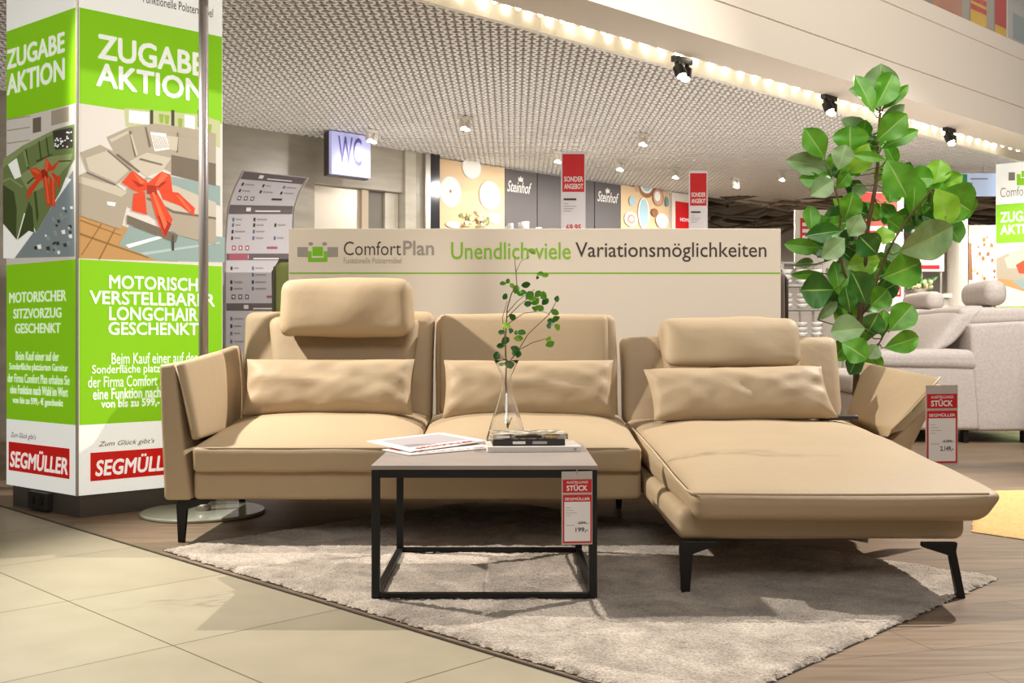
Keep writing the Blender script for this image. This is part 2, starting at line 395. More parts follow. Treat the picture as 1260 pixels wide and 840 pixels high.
# track spotlights in the trough
def twin_spot(name, base, label, group, body_m, two=True, sc=1.0, glow_m=None):
    t = thing(name, label, 'spotlight', base, group)
    m_ = MB(); m_.obox(V(base) + V((0, 0, -0.015 * sc)), D1 * 0.07 * sc, D2 * 0.018 * sc, V((0, 0, 0.015 * sc))); m_.build('mount', body_m, t)
    for s, tilt in ((-1, 0.5), (1, -0.3)) if two else ((0, 0.3),):
        c = V(base) + D1 * (0.045 * s * sc) + V((0, 0, -0.035 * sc)); d = (V((tilt * 0.6, -0.35, -1))).normalized()
        h = MB(); h.tube([c, c + d * 0.02 * sc, c + d * 0.025 * sc, c + d * 0.085 * sc], [0.012 * sc, 0.014 * sc, 0.03 * sc, 0.032 * sc], n=16); hd = h.build('lamp_head', body_m, t)
        g = MB(); g.tube([c + d * 0.0852 * sc, c + d * 0.0875 * sc], 0.026 * sc, n=16); g.build('lens', glow_m or glow, hd)
    return t
for u, v, lb in ((839, 72, 'black twin spotlight in the bright trough, leftmost of the three, left of the tree top'),
                 (1020, 118, 'black twin spotlight in the bright trough, left edge of the tree crown'),
                 (1168, 158, 'black twin spotlight in the bright trough, rightmost, nearest the far column')):
    d = V(((u - U0) / F, 1, -(v - V0) / F)); t_ = (ZC - CAMZ) / d.z; q = V((0, 0, CAMZ)) + t_ * d
    twin_spot('track_spotlight', V((q.x, q.y, ZC + 0.005)), lb, 'black spotlights in the ceiling trough', black_steel, sc=1.15)
lensw = mat('spot_lens', (255, 252, 246), 0.4, emit=9)
cs = [(572, 148, 'white ceiling spotlight above the oval plates poster'), (457, 164, 'white ceiling spotlight in front of the toilet sign'),
      (686, 190, 'white ceiling spotlight just left of the tall red and white banner'), (762, 200, 'white ceiling spotlight right of the tall red and white banner, above the dark wall'),
      (830, 210, 'white ceiling spotlight left of the smaller red and white banner'), (905, 222, 'white ceiling spotlight right of the smaller red and white banner'),
      (961, 213, 'white ceiling spotlight nearest the left leaves of the tree'), (790, 168, 'white ceiling spotlight in the middle of the grid ceiling, above right of the tall banner'),
      (640, 172, 'white ceiling spotlight above the dark wall, between plates poster and banner')][:8]
for i, (u, v, lb) in enumerate(cs):
    d = V(((u - U0) / F, 1, -(v - V0) / F)); t_ = (ZC - 0.03 - CAMZ) / d.z; q = V((0, 0, CAMZ)) + t_ * d
    twin_spot('ceiling_spotlight', V((q.x, q.y, ZC)), lb, 'white spotlights under the grid ceiling', white_paint, sc=0.9, glow_m=lensw)
    lamp('ceiling_spot_light', 'SPOT', (q.x, q.y, ZC - 0.16), 12 if i == 1 else 62, target=(q.x + D2.x * 1.6, q.y + D2.y * 1.6, 0), spot_size=math.radians(150), spot_blend=0.8, shadow_soft_size=0.05)

# ------------------------------------------------------------------ advertising columns
CORNER = V((-1.742, 4.265, 0)); DL = V((-0.79, 0.61, 0)).normalized()
def column(corner, full, label):
    t = thing('advertising_column', label, 'column', corner)
    WL, WR, Z0, Z1 = 0.565, 0.63, 0.0915, 2.45
    A = V(corner); B = A + D1 * WR; Cc = A + DL * WL; D = B + Cc - A
    mb = MB(); mb.prism([p + V((0, 0, Z0)) for p in (A, B, D, Cc)], (0, 0, Z1 - Z0)); mb.build('housing', white_print, t)
    ctr = (A + D) / 2
    ins = [ctr + (p - ctr) * 0.94 for p in (A, B, D, Cc)]
    mb = MB(); mb.prism(ins, (0, 0, Z0)); mb.build('plinth', mat('plinth_grey', (96, 90, 84), 0.4, metal=0.3), t)
    mb = MB(); mb.tube([A + V((0, 0, Z0)), A + V((0, 0, Z1))], 0.006); mb.build('corner_profile', alu, t)
    FR = Frame(A, D1); FL = Frame(A, -DL)
    return t, FR, FL
t, FR, FL = column(CORNER, True, 'tall backlit white and green column left of the sofa, printed with sofas and red bows')
PW, PG = white_print, green_print
pm = lambda n, c, e=0.34: mat('print_' + n, c, 0.5, emit=e)
floor_p = pm('parquet', (196, 150, 92)); rug_p = pm('rug', (150, 172, 166)); sofa_p = pm('sofa', (178, 166, 146)); sofa_d = pm('sofa_shade', (120, 108, 92)); sofa_l = pm('sofa_light', (206, 196, 176))
wall_p = pm('wall', (226, 220, 210)); bow_p = pm('bow', (226, 74, 36)); bow_d = pm('bow_fold', (172, 44, 22)); moss_p = pm('moss', (118, 136, 82)); moss_d = pm('moss_fold', (72, 86, 46)); moss_l = pm('moss_light', (148, 164, 110)); green_pr0 = pm('plant', (150, 176, 70)); night_p = pm('dark', (70, 66, 60)); leafp = pm('window', (196, 200, 150))
# right face: bands and lettering
g = MB(); 
def band(Fr, mb, w, z0, z1, d, m, a0=0.008): Fr.rect(mb, a0, w, z0, z1, d, m)
for z0, z1 in ((1.665, 2.05), (0.375, 1.04)):
    g = MB(); FR.rect(g, 0.008, 0.628, z0, z1, 0.001); g.build('green_band', PG, t)
    g = MB(); FL.rect(g, -0.563, -0.008, z0, z1, 0.001); g.build('green_band', PG, t)
g = MB()
FR.text_px(g, 'Funktionelle Polstermöbel', 176, -8, 3, 262, 0.002)
g.build('lettering', ink_dark, t)
def lines(Fr, rows, name='lettering', m=PW):
    g = MB()
    for body, u0, vt, vb, u1, bold in rows: Fr.text_px(g, body, u0, vt, vb, u1, 0.0025, m, bold)
    return g.build(name, m, t)
lines(FR, [('ZUGABE', 120, 41, 72, 251, 0.035), ('AKTION', 118, 76, 106, 251, 0.035),
           ('MOTORISCH', 134, 338, 355, 243, 0.03), ('VERSTELLBARER', 110, 357, 374, 264, 0.03), ('LONGCHAIR', 134, 377, 394, 243, 0.03), ('GESCHENKT', 133, 396, 412, 244, 0.03)], 'heading')
lines(FR, [('Beim Kauf einer auf der', 137, 434, 448, 243, 0.012), ('Sonderfläche platzierten Garnitur', 113, 449, 463, 262, 0.012), ('der Firma Comfort Plan erhalten Sie', 108, 463, 477, 264, 0.012),
           ('eine Funktion nach Wahl im Wert', 114, 478, 492, 262, 0.03), ('von bis zu 599,- € geschenkt', 124, 491, 505, 252, 0.03)], 'small_print')
lines(FL, [('ZUGABE', 9, 62, 86, 80, 0.035), ('AKTION', 9, 92, 118, 80, 0.035),
           ('MOTORISCHER', 12, 360, 373, 82, 0.02), ('SITZVORZUG', 17, 380, 392, 76, 0.02), ('GESCHENKT', 19, 398, 410, 75, 0.02)], 'heading')
lines(FL, [('Beim Kauf einer auf der', 20, 432, 443, 73, 0.012), ('Sonderfläche platzierten Garnitur', 12, 446, 457, 84, 0.012), ('der Firma Comfort Plan erhalten Sie', 10, 459, 470, 86, 0.012),
           ('eine Funktion nach Wahl im Wert', 13, 473, 484, 84, 0.03), ('von bis zu 599,- € geschenkt', 16, 487, 498, 78, 0.03)], 'small_print')
# shop logos
for Fr, q, tx, sl in ((FR, [(111, 557), (226, 541), (226, 576), (111, 592)], (117, 562, 586, 222), (121, 543, 551, 190)), (FL, [(11, 543), (86, 557), (86, 592), (11, 578)], (13, 550, 574, 84), (14, 531, 539, 45))):
    g = MB(); a0, b1 = Fr.loc(*q[0]); _, b0 = Fr.loc(*q[3]); a1, _ = Fr.loc(*q[1]); Fr.rect(g, a0, a1, b0, b1, 0.0015); lg = g.build('logo_field', red_print, t)
    g = MB(); Fr.text_px(g, 'SEGMÜLLER', tx[0], tx[1], tx[2], tx[3], 0.003, None, 0.03, 0.15); g.build('logo_lettering', PW, t)
    g = MB(); Fr.text_px(g, "Zum Glück gibt's", sl[0], sl[1], sl[2], sl[3], 0.003, None, 0.0, 0.35); g.build('slogan', mat('slogan_brown', (120, 60, 50), 0.5), t)
# printed photographs (flat prints on the two faces)
def z2(k, ox, oy, s): return [(ox + x / s, oy + y / s) for x, y in k]
pr = MB(); FR.rect(pr, 0.008, 0.628, 1.04, 1.665, 0.001, wall_p)
R_ = lambda pts, d, m: FR.poly(pr, z2(pts, 90, 100, 3.65), 0.001 + d * 0.0004, m)
R_([(22, 590), (230, 650), (400, 720), (470, 810), (20, 794)], 1, floor_p)
R_([(250, 650), (680, 700), (680, 812), (380, 806), (205, 735)], 2, rug_p)
R_([(430, 425), (660, 470), (660, 560), (430, 470)], 2, rug_p)
R_([(230, 120), (575, 150), (660, 180), (660, 300), (500, 230), (370, 195), (235, 205)], 1, leafp)
for x in (345, 440, 560): R_([(x, 128), (x + 14, 130), (x + 14, 210), (x, 205)], 2, night_p)
R_([(250, 130), (340, 140), (340, 195), (250, 185)], 2, PW)
R_([(500, 150), (545, 158), (545, 215), (500, 205)], 2, PW)
R_([(150, 250), (250, 205), (370, 190), (520, 210), (640, 235), (640, 470), (470, 420), (330, 360), (290, 400), (190, 330)], 3, sofa_p)
R_([(250, 225), (260, 222), (285, 335), (275, 340)], 4, sofa_d); R_([(320, 205), (328, 205), (350, 290), (340, 300)], 4, sofa_d); R_([(465, 230), (472, 230), (470, 320), (462, 320)], 4, sofa_d)
R_([(250, 360), (330, 320), (440, 345), (400, 400), (330, 430), (290, 400)], 4, sofa_l)
R_([(440, 330), (640, 370), (640, 470), (440, 420)], 4, sofa_d)
R_([(345, 228), (415, 235), (432, 305), (365, 315)], 5, PW); R_([(420, 245), (470, 250), (465, 312), (430, 308)], 5, sofa_l)
R_([(30, 320), (120, 285), (160, 305), (210, 330), (270, 400), (200, 460), (60, 400)], 5, sofa_p)
R_([(55, 345), (150, 312), (255, 395), (190, 455), (70, 400)], 6, sofa_l)
R_([(22, 425), (60, 405), (190, 460), (240, 500), (240, 560), (215, 665), (22, 600)], 6, sofa_p)
R_([(22, 425), (190, 470), (240, 500), (215, 520), (22, 455)], 7, sofa_l)
R_([(240, 560), (300, 590), (340, 600), (470, 690), (640, 735), (640, 560), (470, 470), (330, 430), (240, 480)], 6, sofa_p)
R_([(330, 440), (460, 470), (640, 545), (640, 610), (450, 580), (340, 520)], 7, sofa_l)
R_([(240, 600), (470, 690), (460, 725), (240, 640)], 7, sofa_d); R_([(440, 690), (452, 690), (452, 760), (442, 760)], 7, night_p)
R_([(150, 540), (190, 545), (185, 562), (152, 555)], 8, PW)
R_([(215, 455), (265, 400), (330, 450), (345, 480), (300, 500), (270, 490)], 9, bow_p)
R_([(330, 460), (395, 405), (435, 420), (445, 500), (380, 490)], 9, bow_p)
R_([(330, 465), (372, 470), (375, 510), (330, 505)], 10, bow_d)
R_([(335, 490), (370, 490), (445, 620), (410, 705), (380, 640)], 9, bow_p); R_([(270, 505), (320, 495), (330, 600), (262, 580)], 9, bow_p)
R_([(385, 490), (470, 500), (545, 570), (540, 605), (480, 560), (400, 530)], 9, bow_p)
R_([(260, 440), (320, 470), (290, 475)], 10, bow_d); R_([(360, 460), (420, 450), (385, 480)], 10, bow_d); R_([(375, 600), (440, 640), (412, 700)], 10, bow_d)
R_([(262, 402), (280, 420), (322, 455), (300, 462)], 11, pm('bow_light', (240, 112, 70))); R_([(395, 410), (425, 422), (380, 470), (362, 468)], 11, pm('bow_light', (240, 112, 70)))
R_([(350, 500), (362, 498), (420, 640), (408, 668)], 11, pm('bow_light', (240, 112, 70))); R_([(455, 508), (480, 520), (530, 580), (520, 588)], 11, pm('bow_light', (240, 112, 70)))
for q in ([(30, 620), (215, 690), (214, 694), (30, 626)], [(30, 680), (340, 790), (338, 795), (30, 690)], [(130, 640), (40, 780), (34, 780), (124, 640)], [(190, 664), (120, 800), (112, 800), (184, 662)]): R_(q, 2, pm('parquet_seam', (150, 108, 60)))
for q in ([(150, 312), (158, 312), (262, 398), (255, 402)], [(190, 330), (200, 326), (300, 405), (292, 410)], [(60, 405), (190, 462), (188, 470), (60, 414)], [(330, 520), (450, 582), (640, 612), (640, 620), (450, 592), (330, 530)], [(300, 345), (400, 372), (398, 378), (296, 352)]): R_(q, 8, sofa_d)
R_([(255, 240), (262, 236), (290, 330), (282, 336)], 5, sofa_l); R_([(160, 262), (245, 222), (250, 232), (170, 275)], 5, sofa_l); R_([(480, 232), (560, 245), (560, 258), (480, 245)], 5, sofa_p)
for k in range(9): R_([(352 + k * 7, 240 + k), (355 + k * 7, 240 + k), (372 + k * 7, 306 - k), (368 + k * 7, 306 - k)], 6, sofa_p)
for x, y in ((385, 145), (410, 150), (470, 165), (600, 190)): R_([(x, y), (x + 22, y + 4), (x + 18, y + 44), (x + 3, y + 40)], 2, green_pr0)
R_([(235, 735), (400, 690), (410, 700), (250, 748)], 3, PW); R_([(300, 770), (660, 720), (660, 728), (320, 780)], 3, pm('rug_light', (182, 200, 196)))
pr.build('printed_photo', None, t)
pr = MB(); FL.rect(pr, -0.563, -0.008, 1.04, 1.665, 0.001, wall_p)
L_ = lambda pts, d, m: FL.poly(pr, z2(pts, 0, 130, 4.42), 0.001 + d * 0.0004, m)
L_([(20, 640), (200, 690), (400, 350), (408, 820), (20, 830)], 1, pm('greyrug', (140, 152, 154)))
L_([(80, 830), (190, 680), (390, 400), (330, 380), (20, 640), (20, 830)], 2, PW)
for i in range(60):
    x = random.uniform(190, 395); y = random.uniform(520, 810)
    if y > 1100 - 1.7 * x: 
        r_ = random.uniform(5, 13); L_([(x - r_, y - r_ * .6), (x + r_ * .7, y - r_), (x + r_, y + r_ * .8), (x - r_ * .4, y + r_)], 3, random.choice([night_p, PW, rug_p]))
for y in (60, 120, 190): L_([(40, y + 12), (165, y - 6), (165, y), (40, y + 19)], 1, sofa_p)
L_([(280, 30), (375, 5), (375, 85), (280, 110)], 1, sofa_p); L_([(180, 70), (225, 60), (225, 140), (180, 150)], 1, sofa_d)
L_([(20, 290), (130, 215), (300, 130), (408, 100), (408, 290), (385, 330), (330, 470), (200, 690), (160, 600), (100, 560), (20, 420)], 3, moss_p)
L_([(20, 290), (130, 215), (300, 130), (300, 150), (130, 245), (20, 340)], 4, moss_l)
for x, y in ((140, 235), (210, 190), (250, 165)): L_([(x, y), (x + 8, y - 2), (x + 22, y + 110), (x + 14, y + 112)], 4, moss_d)
L_([(20, 400), (60, 385), (140, 440), (155, 510), (95, 730), (20, 640)], 5, moss_p); L_([(20, 430), (80, 470), (95, 560), (92, 725), (20, 640)], 6, moss_d)
L_([(110, 380), (260, 280), (400, 260), (385, 310), (290, 420), (165, 480)], 5, moss_l); L_([(100, 730), (160, 520), (180, 560), (190, 690), (160, 680)], 5, moss_d)
L_([(48, 320), (95, 285), (120, 385), (85, 400)], 7, PW); L_([(290, 140), (400, 118), (400, 225), (305, 240)], 7, night_p)
for i in range(26):
    x = random.uniform(300, 390); y = random.uniform(135, 222); L_([(x, y), (x + 9, y - 2), (x + 8, y + 6), (x + 1, y + 7)], 8, PW)
for q in ([(165, 345), (200, 335), (240, 365), (235, 410), (195, 400)], [(245, 365), (255, 280), (290, 330), (335, 290), (300, 350)], [(235, 380), (265, 375), (285, 540), (260, 545)], [(270, 375), (305, 420), (305, 550), (285, 545)], [(215, 390), (225, 410), (150, 515), (155, 455)], [(280, 360), (335, 390), (330, 455), (300, 400)]): L_(q, 9, bow_p)
L_([(230, 350), (262, 345), (270, 390), (235, 395)], 10, bow_d)
for q in ([(172, 350), (196, 342), (226, 366), (214, 372)], [(258, 290), (270, 310), (262, 362), (252, 350)], [(248, 385), (258, 385), (275, 530), (266, 535)], [(290, 390), (298, 400), (300, 540), (294, 542)]): L_(q, 11, pm('bow_light', (240, 112, 70)))
for q in ([(200, 300), (290, 262), (292, 268), (205, 308)], [(150, 420), (240, 345), (244, 350), (156, 428)], [(190, 470), (200, 462), (215, 600), (205, 640)], [(320, 300), (392, 296), (392, 302), (322, 307)]): L_(q, 8, moss_d)
for q in ([(25, 300), (60, 270), (64, 276), (28, 310)], [(130, 250), (142, 244), (160, 330), (150, 336)], [(20, 405), (60, 390), (132, 440), (126, 448), (60, 402), (20, 418)]): L_(q, 8, moss_l)
pr.build('printed_photo', None, t)
# twin socket on the plinth
FP = Frame(FL.px(40, 640) + FL.n * -0.02, -DL)
g = MB(); a0, b1 = FL.loc(37, 603); a1, b0 = FL.loc(60, 628)
so = thing('power_socket', 'black twin power socket on the foot of the green and white column', 'socket', FL.p((a0 + a1) / 2, b0, 0))
FL.slab(g, a0, a1, b0, b1, -0.06, 0.012); bevel(g.build('socket_box', mat('socket_black', (40, 36, 33), 0.5), so), 0.004)
for k in (0.28, 0.72):
    g = MB(); c = FL.p(a0 + (a1 - a0) * k, (b0 + b1) / 2, 0.012); g.tube([c, c + FL.n * 0.005], 0.017, n=16); g.build('outlet', mat('outlet_black', (18, 16, 15), 0.4), so)

# the same column far off to the right
FARC = V((5.24, 10.2, 0))
t, FR2, FL2 = column(FARC, False, 'far backlit white and green column at the right edge of the picture')
for z0, z1 in ((1.665, 2.05), (0.375, 1.04)):
    g = MB(); FL2.rect(g, -0.563, -0.008, z0, z1, 0.001); g.build('green_band', PG, t)
    g = MB(); FR2.rect(g, 0.008, 0.628, z0, z1, 0.001); g.build('green_band', PG, t)
g = MB(); FL2.text_px(g, 'ZUGABE', 1231, 261, 274, 1283, 0.004, None, 0.035); FL2.text_px(g, 'AKTION', 1231, 277, 289, 1283, 0.004, None, 0.035); g.build('heading', PW, t)
g = MB(); FL2.text_px(g, 'ComfortPlan', 1231, 231, 243, 1284, 0.004, None, 0.0); g.build('lettering', ink_grey, t)
g = MB(); FL2.poly(g, [(1251, 214), (1270, 214), (1270, 228), (1251, 228)], 0.003, PG); FL2.poly(g, [(1256, 209), (1266, 209), (1266, 219), (1256, 219)], 0.004, PW); FL2.poly(g, [(1257, 210), (1265, 210), (1265, 218), (1257, 218)], 0.005, PG); FL2.poly(g, [(1241, 212), (1249, 212), (1249, 222), (1241, 222)], 0.003, ink_grey); g.build('logo', None, t)
g = MB(); FL2.rect(g, -0.563, -0.008, 1.04, 1.665, 0.001, wall_p)
for pts, d, m in (([(1226, 318), (1240, 312), (1285, 322), (1285, 350), (1226, 342)], 1, sofa_p), ([(1228, 342), (1285, 350), (1285, 366), (1226, 348)], 2, floor_p), ([(1236, 318), (1262, 300), (1285, 300), (1285, 330), (1240, 330)], 2, sofa_l), ([(1250, 326), (1260, 320), (1275, 324), (1272, 338), (1254, 336)], 3, bow_p), ([(1246, 346), (1285, 336), (1285, 362), (1262, 358)], 3, rug_p)):
    FL2.poly(g, pts, 0.001 + 0.001 * d, m)
g.build('printed_photo', None, t)

# ------------------------------------------------------------------ the sofa
SX0, SX1 = -1.12, 0.455
sofa = thing('sofa', 'beige leather corner sofa with a long chaise on the right and black splayed feet', 'sofa', (0.1, 3.9, 0))
mb = MB(); soft_box(mb, P8(SX0, SX1, 3.735, 4.72, 0.155, 0.262), 0.02, wob=0.002, n=(24, 10, 4)); mb.build('base', leather, sofa, smooth=True)
mb = MB(); soft_box(mb, P8(0.463, 1.275, 2.985, 4.72, 0.155, 0.245), 0.03, {'front': 0.01}, wob=0.002, n=(16, 20, 4)); mb.build('chaise_base', leather, sofa, smooth=True)
def seat(x0, x1, name='seat_cushion'):
    m_ = MB(); soft_box(m_, [(x0, 3.705, 0.255), (x0, 3.70, 0.343), (x0, 4.46, 0.255), (x0, 4.46, 0.405), (x1, 3.705, 0.255), (x1, 3.70, 0.343), (x1, 4.46, 0.255), (x1, 4.46, 0.405)], 0.018,
                     {'top': 0.05, 'front': 0.012}, n=(22, 18, 5), wob=0.004, wsc=5, power=4.0)
    o = m_.build(name, leather, sofa, smooth=True)
    m_ = MB(); m_.tube([(x0 + 0.012, 3.71, 0.337)] + [(x0 + (x1 - x0) * k / 12, 3.702 - 0.004 * math.sin(math.pi * k / 12), 0.3415) for k in range(1, 12)] + [(x1 - 0.012, 3.71, 0.337)], 0.0035, n=6); m_.build('welt', welt_m, o, smooth=True)
seat(-1.113, -0.337); seat(-0.332, 0.452)
# chaise cushion
mb = MB()
CP = [(0.50, 2.90, 0.222), (0.482, 2.875, 0.304), (0.468, 4.46, 0.25), (0.462, 4.46, 0.385), (1.300, 2.92, 0.216), (1.345, 2.885, 0.302), (1.36, 4.46, 0.25), (1.385, 4.46, 0.385)]
soft_box(mb, CP, 0.038, {'top': 0.046, 'front': 0.022, 'right': 0.034}, n=(24, 30, 6), wob=0.006, wsc=5, power=4.0)
o = mb.build('chaise_cushion', leather, sofa, smooth=True)
mb = MB()
wl = [(0.470, 4.3, 0.378), (0.474, 3.6, 0.345), (0.476, 3.1, 0.314), (0.479, 2.93, 0.305), (0.49, 2.885, 0.302)] + [(0.51 + 0.78 * k / 10, 2.880 - 0.010 * math.sin(math.pi * k / 10), 0.302 - 0.001 * math.sin(math.pi * k / 10)) for k in range(11)]
mb.tube(wl, 0.004, n=6); mb.build('welt', welt_m, o, smooth=True)
# backrests
def back(P, r=0.035, bl=0.012, name='backrest'):
    m_ = MB(); soft_box(m_, P, r, {'front': bl, 'top': 0.006}, n=(16, 5, 14), wob=0.004, wsc=4); return m_.build(name, leather, sofa, smooth=True)
def bP(x0, x1, xt0, xt1, zb, zt, yb, yt, tk): return [(x0, yb, zb), (xt0, yt, zt), (x0, yb + tk, zb), (xt0, yt + tk * 0.8, zt), (x1, yb, zb), (xt1, yt, zt), (x1, yb + tk, zb), (xt1, yt + tk * 0.8, zt)]
b1 = back(bP(-1.115, -0.338, -1.140, -0.332, 0.36, 0.836, 4.40, 4.53, 0.16))
b2 = back(bP(-0.318, 0.445, -0.322, 0.440, 0.36, 0.825, 4.40, 4.51, 0.16))
b3 = back(bP(0.468, 1.378, 0.470, 1.400, 0.36, 0.728, 4.40, 4.58, 0.16))
# flap seams on the backs (the folding panel that carries each headrest)
mb = MB(); soft_box(mb, bP(-0.98, -0.42, -1.03, -0.39, 0.50, 0.815, 4.372, 4.472, 0.09), 0.05, {'front': 0.01}, n=(12, 4, 8)); mb.build('folding_flap', leather, sofa, smooth=True)
mb = MB(); soft_box(mb, bP(-0.30, 0.405, -0.305, 0.405, 0.40, 0.826, 4.378, 4.488, 0.09), 0.03, {'front': 0.008}, n=(12, 4, 8), wob=0.003); mb.build('folding_flap', leather, sofa, smooth=True)
mb = MB(); soft_box(mb, bP(0.66, 1.20, 0.62, 1.22, 0.45, 0.77, 4.375, 4.52, 0.09), 0.03, {'front': 0.01}, n=(12, 4, 8)); mb.build('folding_flap', leather, sofa, smooth=True)
def headrest(c0, c1, zb0, zt0, zb1, zt1, y0, lean):
    m_ = MB(); soft_box(m_, [(c0, y0, zb0), (c0 + 0.003, y0 + lean, zt0), (c0, y0 + 0.15, zb0 + .03), (c0, y0 + 0.15 + lean, zt0 - .01), (c1, y0, zb1), (c1, y0 + lean, zt1), (c1, y0 + 0.15, zb1 + .03), (c1, y0 + 0.15 + lean, zt1 - .01)],
                     0.045, {'front': 0.02, 'top': 0.01, 'bottom': 0.008}, n=(22, 6, 12), wob=0.008, wsc=7)
    o_ = m_.build('headrest', leather, sofa, smooth=True)
headrest(-0.948, -0.408, 0.722, 0.962, 0.726, 0.966, 4.30, 0.02)
headrest(0.610, 1.165, 0.605, 0.806, 0.607, 0.808, 4.22, 0.10)
# left arm: outer panel and inner pad
mb = MB(); soft_box(mb, [(-1.218, 3.722, 0.155), (-1.240, 3.735, 0.628), (-1.218, 4.72, 0.155), (-1.240, 4.70, 0.655), (-1.122, 3.722, 0.155), (-1.186, 3.735, 0.634), (-1.122, 4.72, 0.155), (-1.186, 4.70, 0.665)], 0.014, n=(5, 14, 14), wob=0.002); mb.build('arm_panel', leather, sofa, smooth=True)
mb = MB(); soft_box(mb, [(-1.125, 3.735, 0.36), (-1.187, 3.735, 0.634), (-1.125, 4.46, 0.36), (-1.180, 4.45, 0.69), (-1.092, 3.745, 0.37), (-1.150, 3.745, 0.638), (-1.092, 4.46, 0.37), (-1.130, 4.45, 0.695)], 0.016, {'right': 0.018}, n=(5, 16, 12), wob=0.003)
o = mb.build('arm_pad', leather, sofa, smooth=True)
mb = MB(); mb.tube([(-1.183, 3.738, 0.636), (-1.158, 3.738, 0.55), (-1.125, 3.738, 0.40)], 0.004, n=6); mb.build('welt', welt_m, o, smooth=True)
# right arm, folded down outwards
mb = MB(); soft_box(mb, [at(1092, 538, 3.96), at(1144, 482, 4.02), at(1058, 536, 4.5), at(1062, 470, 4.62), at(1098, 526, 3.93), at(1157, 464, 3.98), at(1040, 512, 4.44), at(1064, 444, 4.56)], 0.012, {'right': 0.018}, n=(5, 14, 12), wob=0.003)
# corner order: x-low = underside, x-high = upper face
o = mb.build('arm_pad', leather, sofa, smooth=True)
mb = MB(); mb.tube([at(1098, 527, 3.925), at(1120, 506, 3.94), at(1140, 484, 3.955), at(1157, 464, 3.975)], 0.004, n=6); mb.build('welt', welt_m, o, smooth=True)
mb = MB(); soft_box(mb, [(1.29, 3.99, 0.155), (1.385, 4.0, 0.30), (1.29, 4.72, 0.155), (1.385, 4.72, 0.30), (1.42, 3.99, 0.155), (1.60, 4.0, 0.50), (1.42, 4.72, 0.155), (1.60, 4.72, 0.52)], 0.014, n=(6, 12, 10), wob=0.003); mb.build('arm_panel', leather, sofa, smooth=True)
mb = MB(); soft_box(mb, [at(1133, 490, 4.12), at(1136, 476, 4.12), at(1124, 490, 4.5), at(1126, 472, 4.5), at(1176, 492, 4.12), at(1180, 479, 4.12), at(1160, 490, 4.5), at(1164, 474, 4.5)], 0.016, {'top': 0.006}, n=(8, 6, 5), wob=0.004, wsc=9); mb.build('arm_roll', leather, sofa, smooth=True)
# feet
def foot(x, y, sx, sy=0, L=0.11):
    m_ = MB(); a = V((x, y, 0.0)); 
    m_.prism([(x - 0.010, y - 0.011, 0), (x + 0.012, y - 0.011, 0), (x + 0.022 , y - 0.011, 0.118), (x + L, y - 0.011, 0.142), (x + L, y - 0.011, 0.155), (x - 0.012, y - 0.011, 0.155), (x - 0.016, y - 0.011, 0.13)] if sx > 0 else
             [(x + 0.010, y - 0.011, 0), (x - 0.012, y - 0.011, 0), (x - 0.034, y - 0.011, 0.118), (x - L, y - 0.011, 0.142), (x - L, y - 0.011, 0.155), (x - 0.012, y - 0.011, 0.155), (x - 0.016, y - 0.011, 0.13)], (0, 0.022, 0))
    o_ = m_.build('foot', black_steel, sofa); bevel(o_, 0.003)
foot(0.485, 2.99, 1, L=0.09); foot(1.25, 2.965, -1, L=0.11); foot(-1.172, 3.775, 1, L=0.10); foot(-1.172, 4.62, 1); foot(1.32, 4.10, -1, L=0.09); foot(1.32, 4.62, -1); foot(0.455, 4.55, 1)
# ------------------------------------------------------------------ loose lumbar cushions
for (ul, ur, vt, vb, Y, tilt, lb, sd) in ((300, 509, 442, 509, 4.22, 0.05, 'plump beige leather lumbar cushion on the left seat, under the raised headrest', 1),
                                     (545, 756, 443, 513, 4.22, 0.05, 'plump beige leather lumbar cushion on the middle seat, behind the vase', 2),
                                     (798, 1021, 453, 514, 4.16, 0.07, 'plump beige leather lumbar cushion at the head of the chaise', 4)):
    a = at(ul, vb, Y); c_ = at(ur, vt, Y); mid = (a + c_) / 2
    m_ = MB(); hw = (c_.x - a.x) / 2; hh_ = (c_.z - a.z) / 2
    az = V((0 if sd != 4 else -0.012, tilt, hh_)); ay = V((0, -hh_, tilt))
    pillow(m_, V((0, 0, 0)) + mid, (hw, 0, 0 if sd != 4 else 0.006), az, ay, 0.062, seed=sd)
    o = m_.build('lumbar_cushion', leather, None, loc=(mid.x, Y, a.z), smooth=True)
    tag(o, lb, 'cushion', 'lumbar cushions on the sofa')
# remote control on the chaise
mb = MB(); p = at(1029, 514, 4.15); soft_box(mb, P8(p.x - 0.075, p.x + 0.08, 4.125, 4.175, p.z - 0.008, p.z + 0.012), 0.008, n=(10, 4, 3))
o = mb.build('remote_control', mat('remote_plastic', (52, 44, 44), 0.4), None, loc=p, smooth=True); tag(o, 'dark remote control lying on the chaise beside the lumbar cushion', 'remote control')

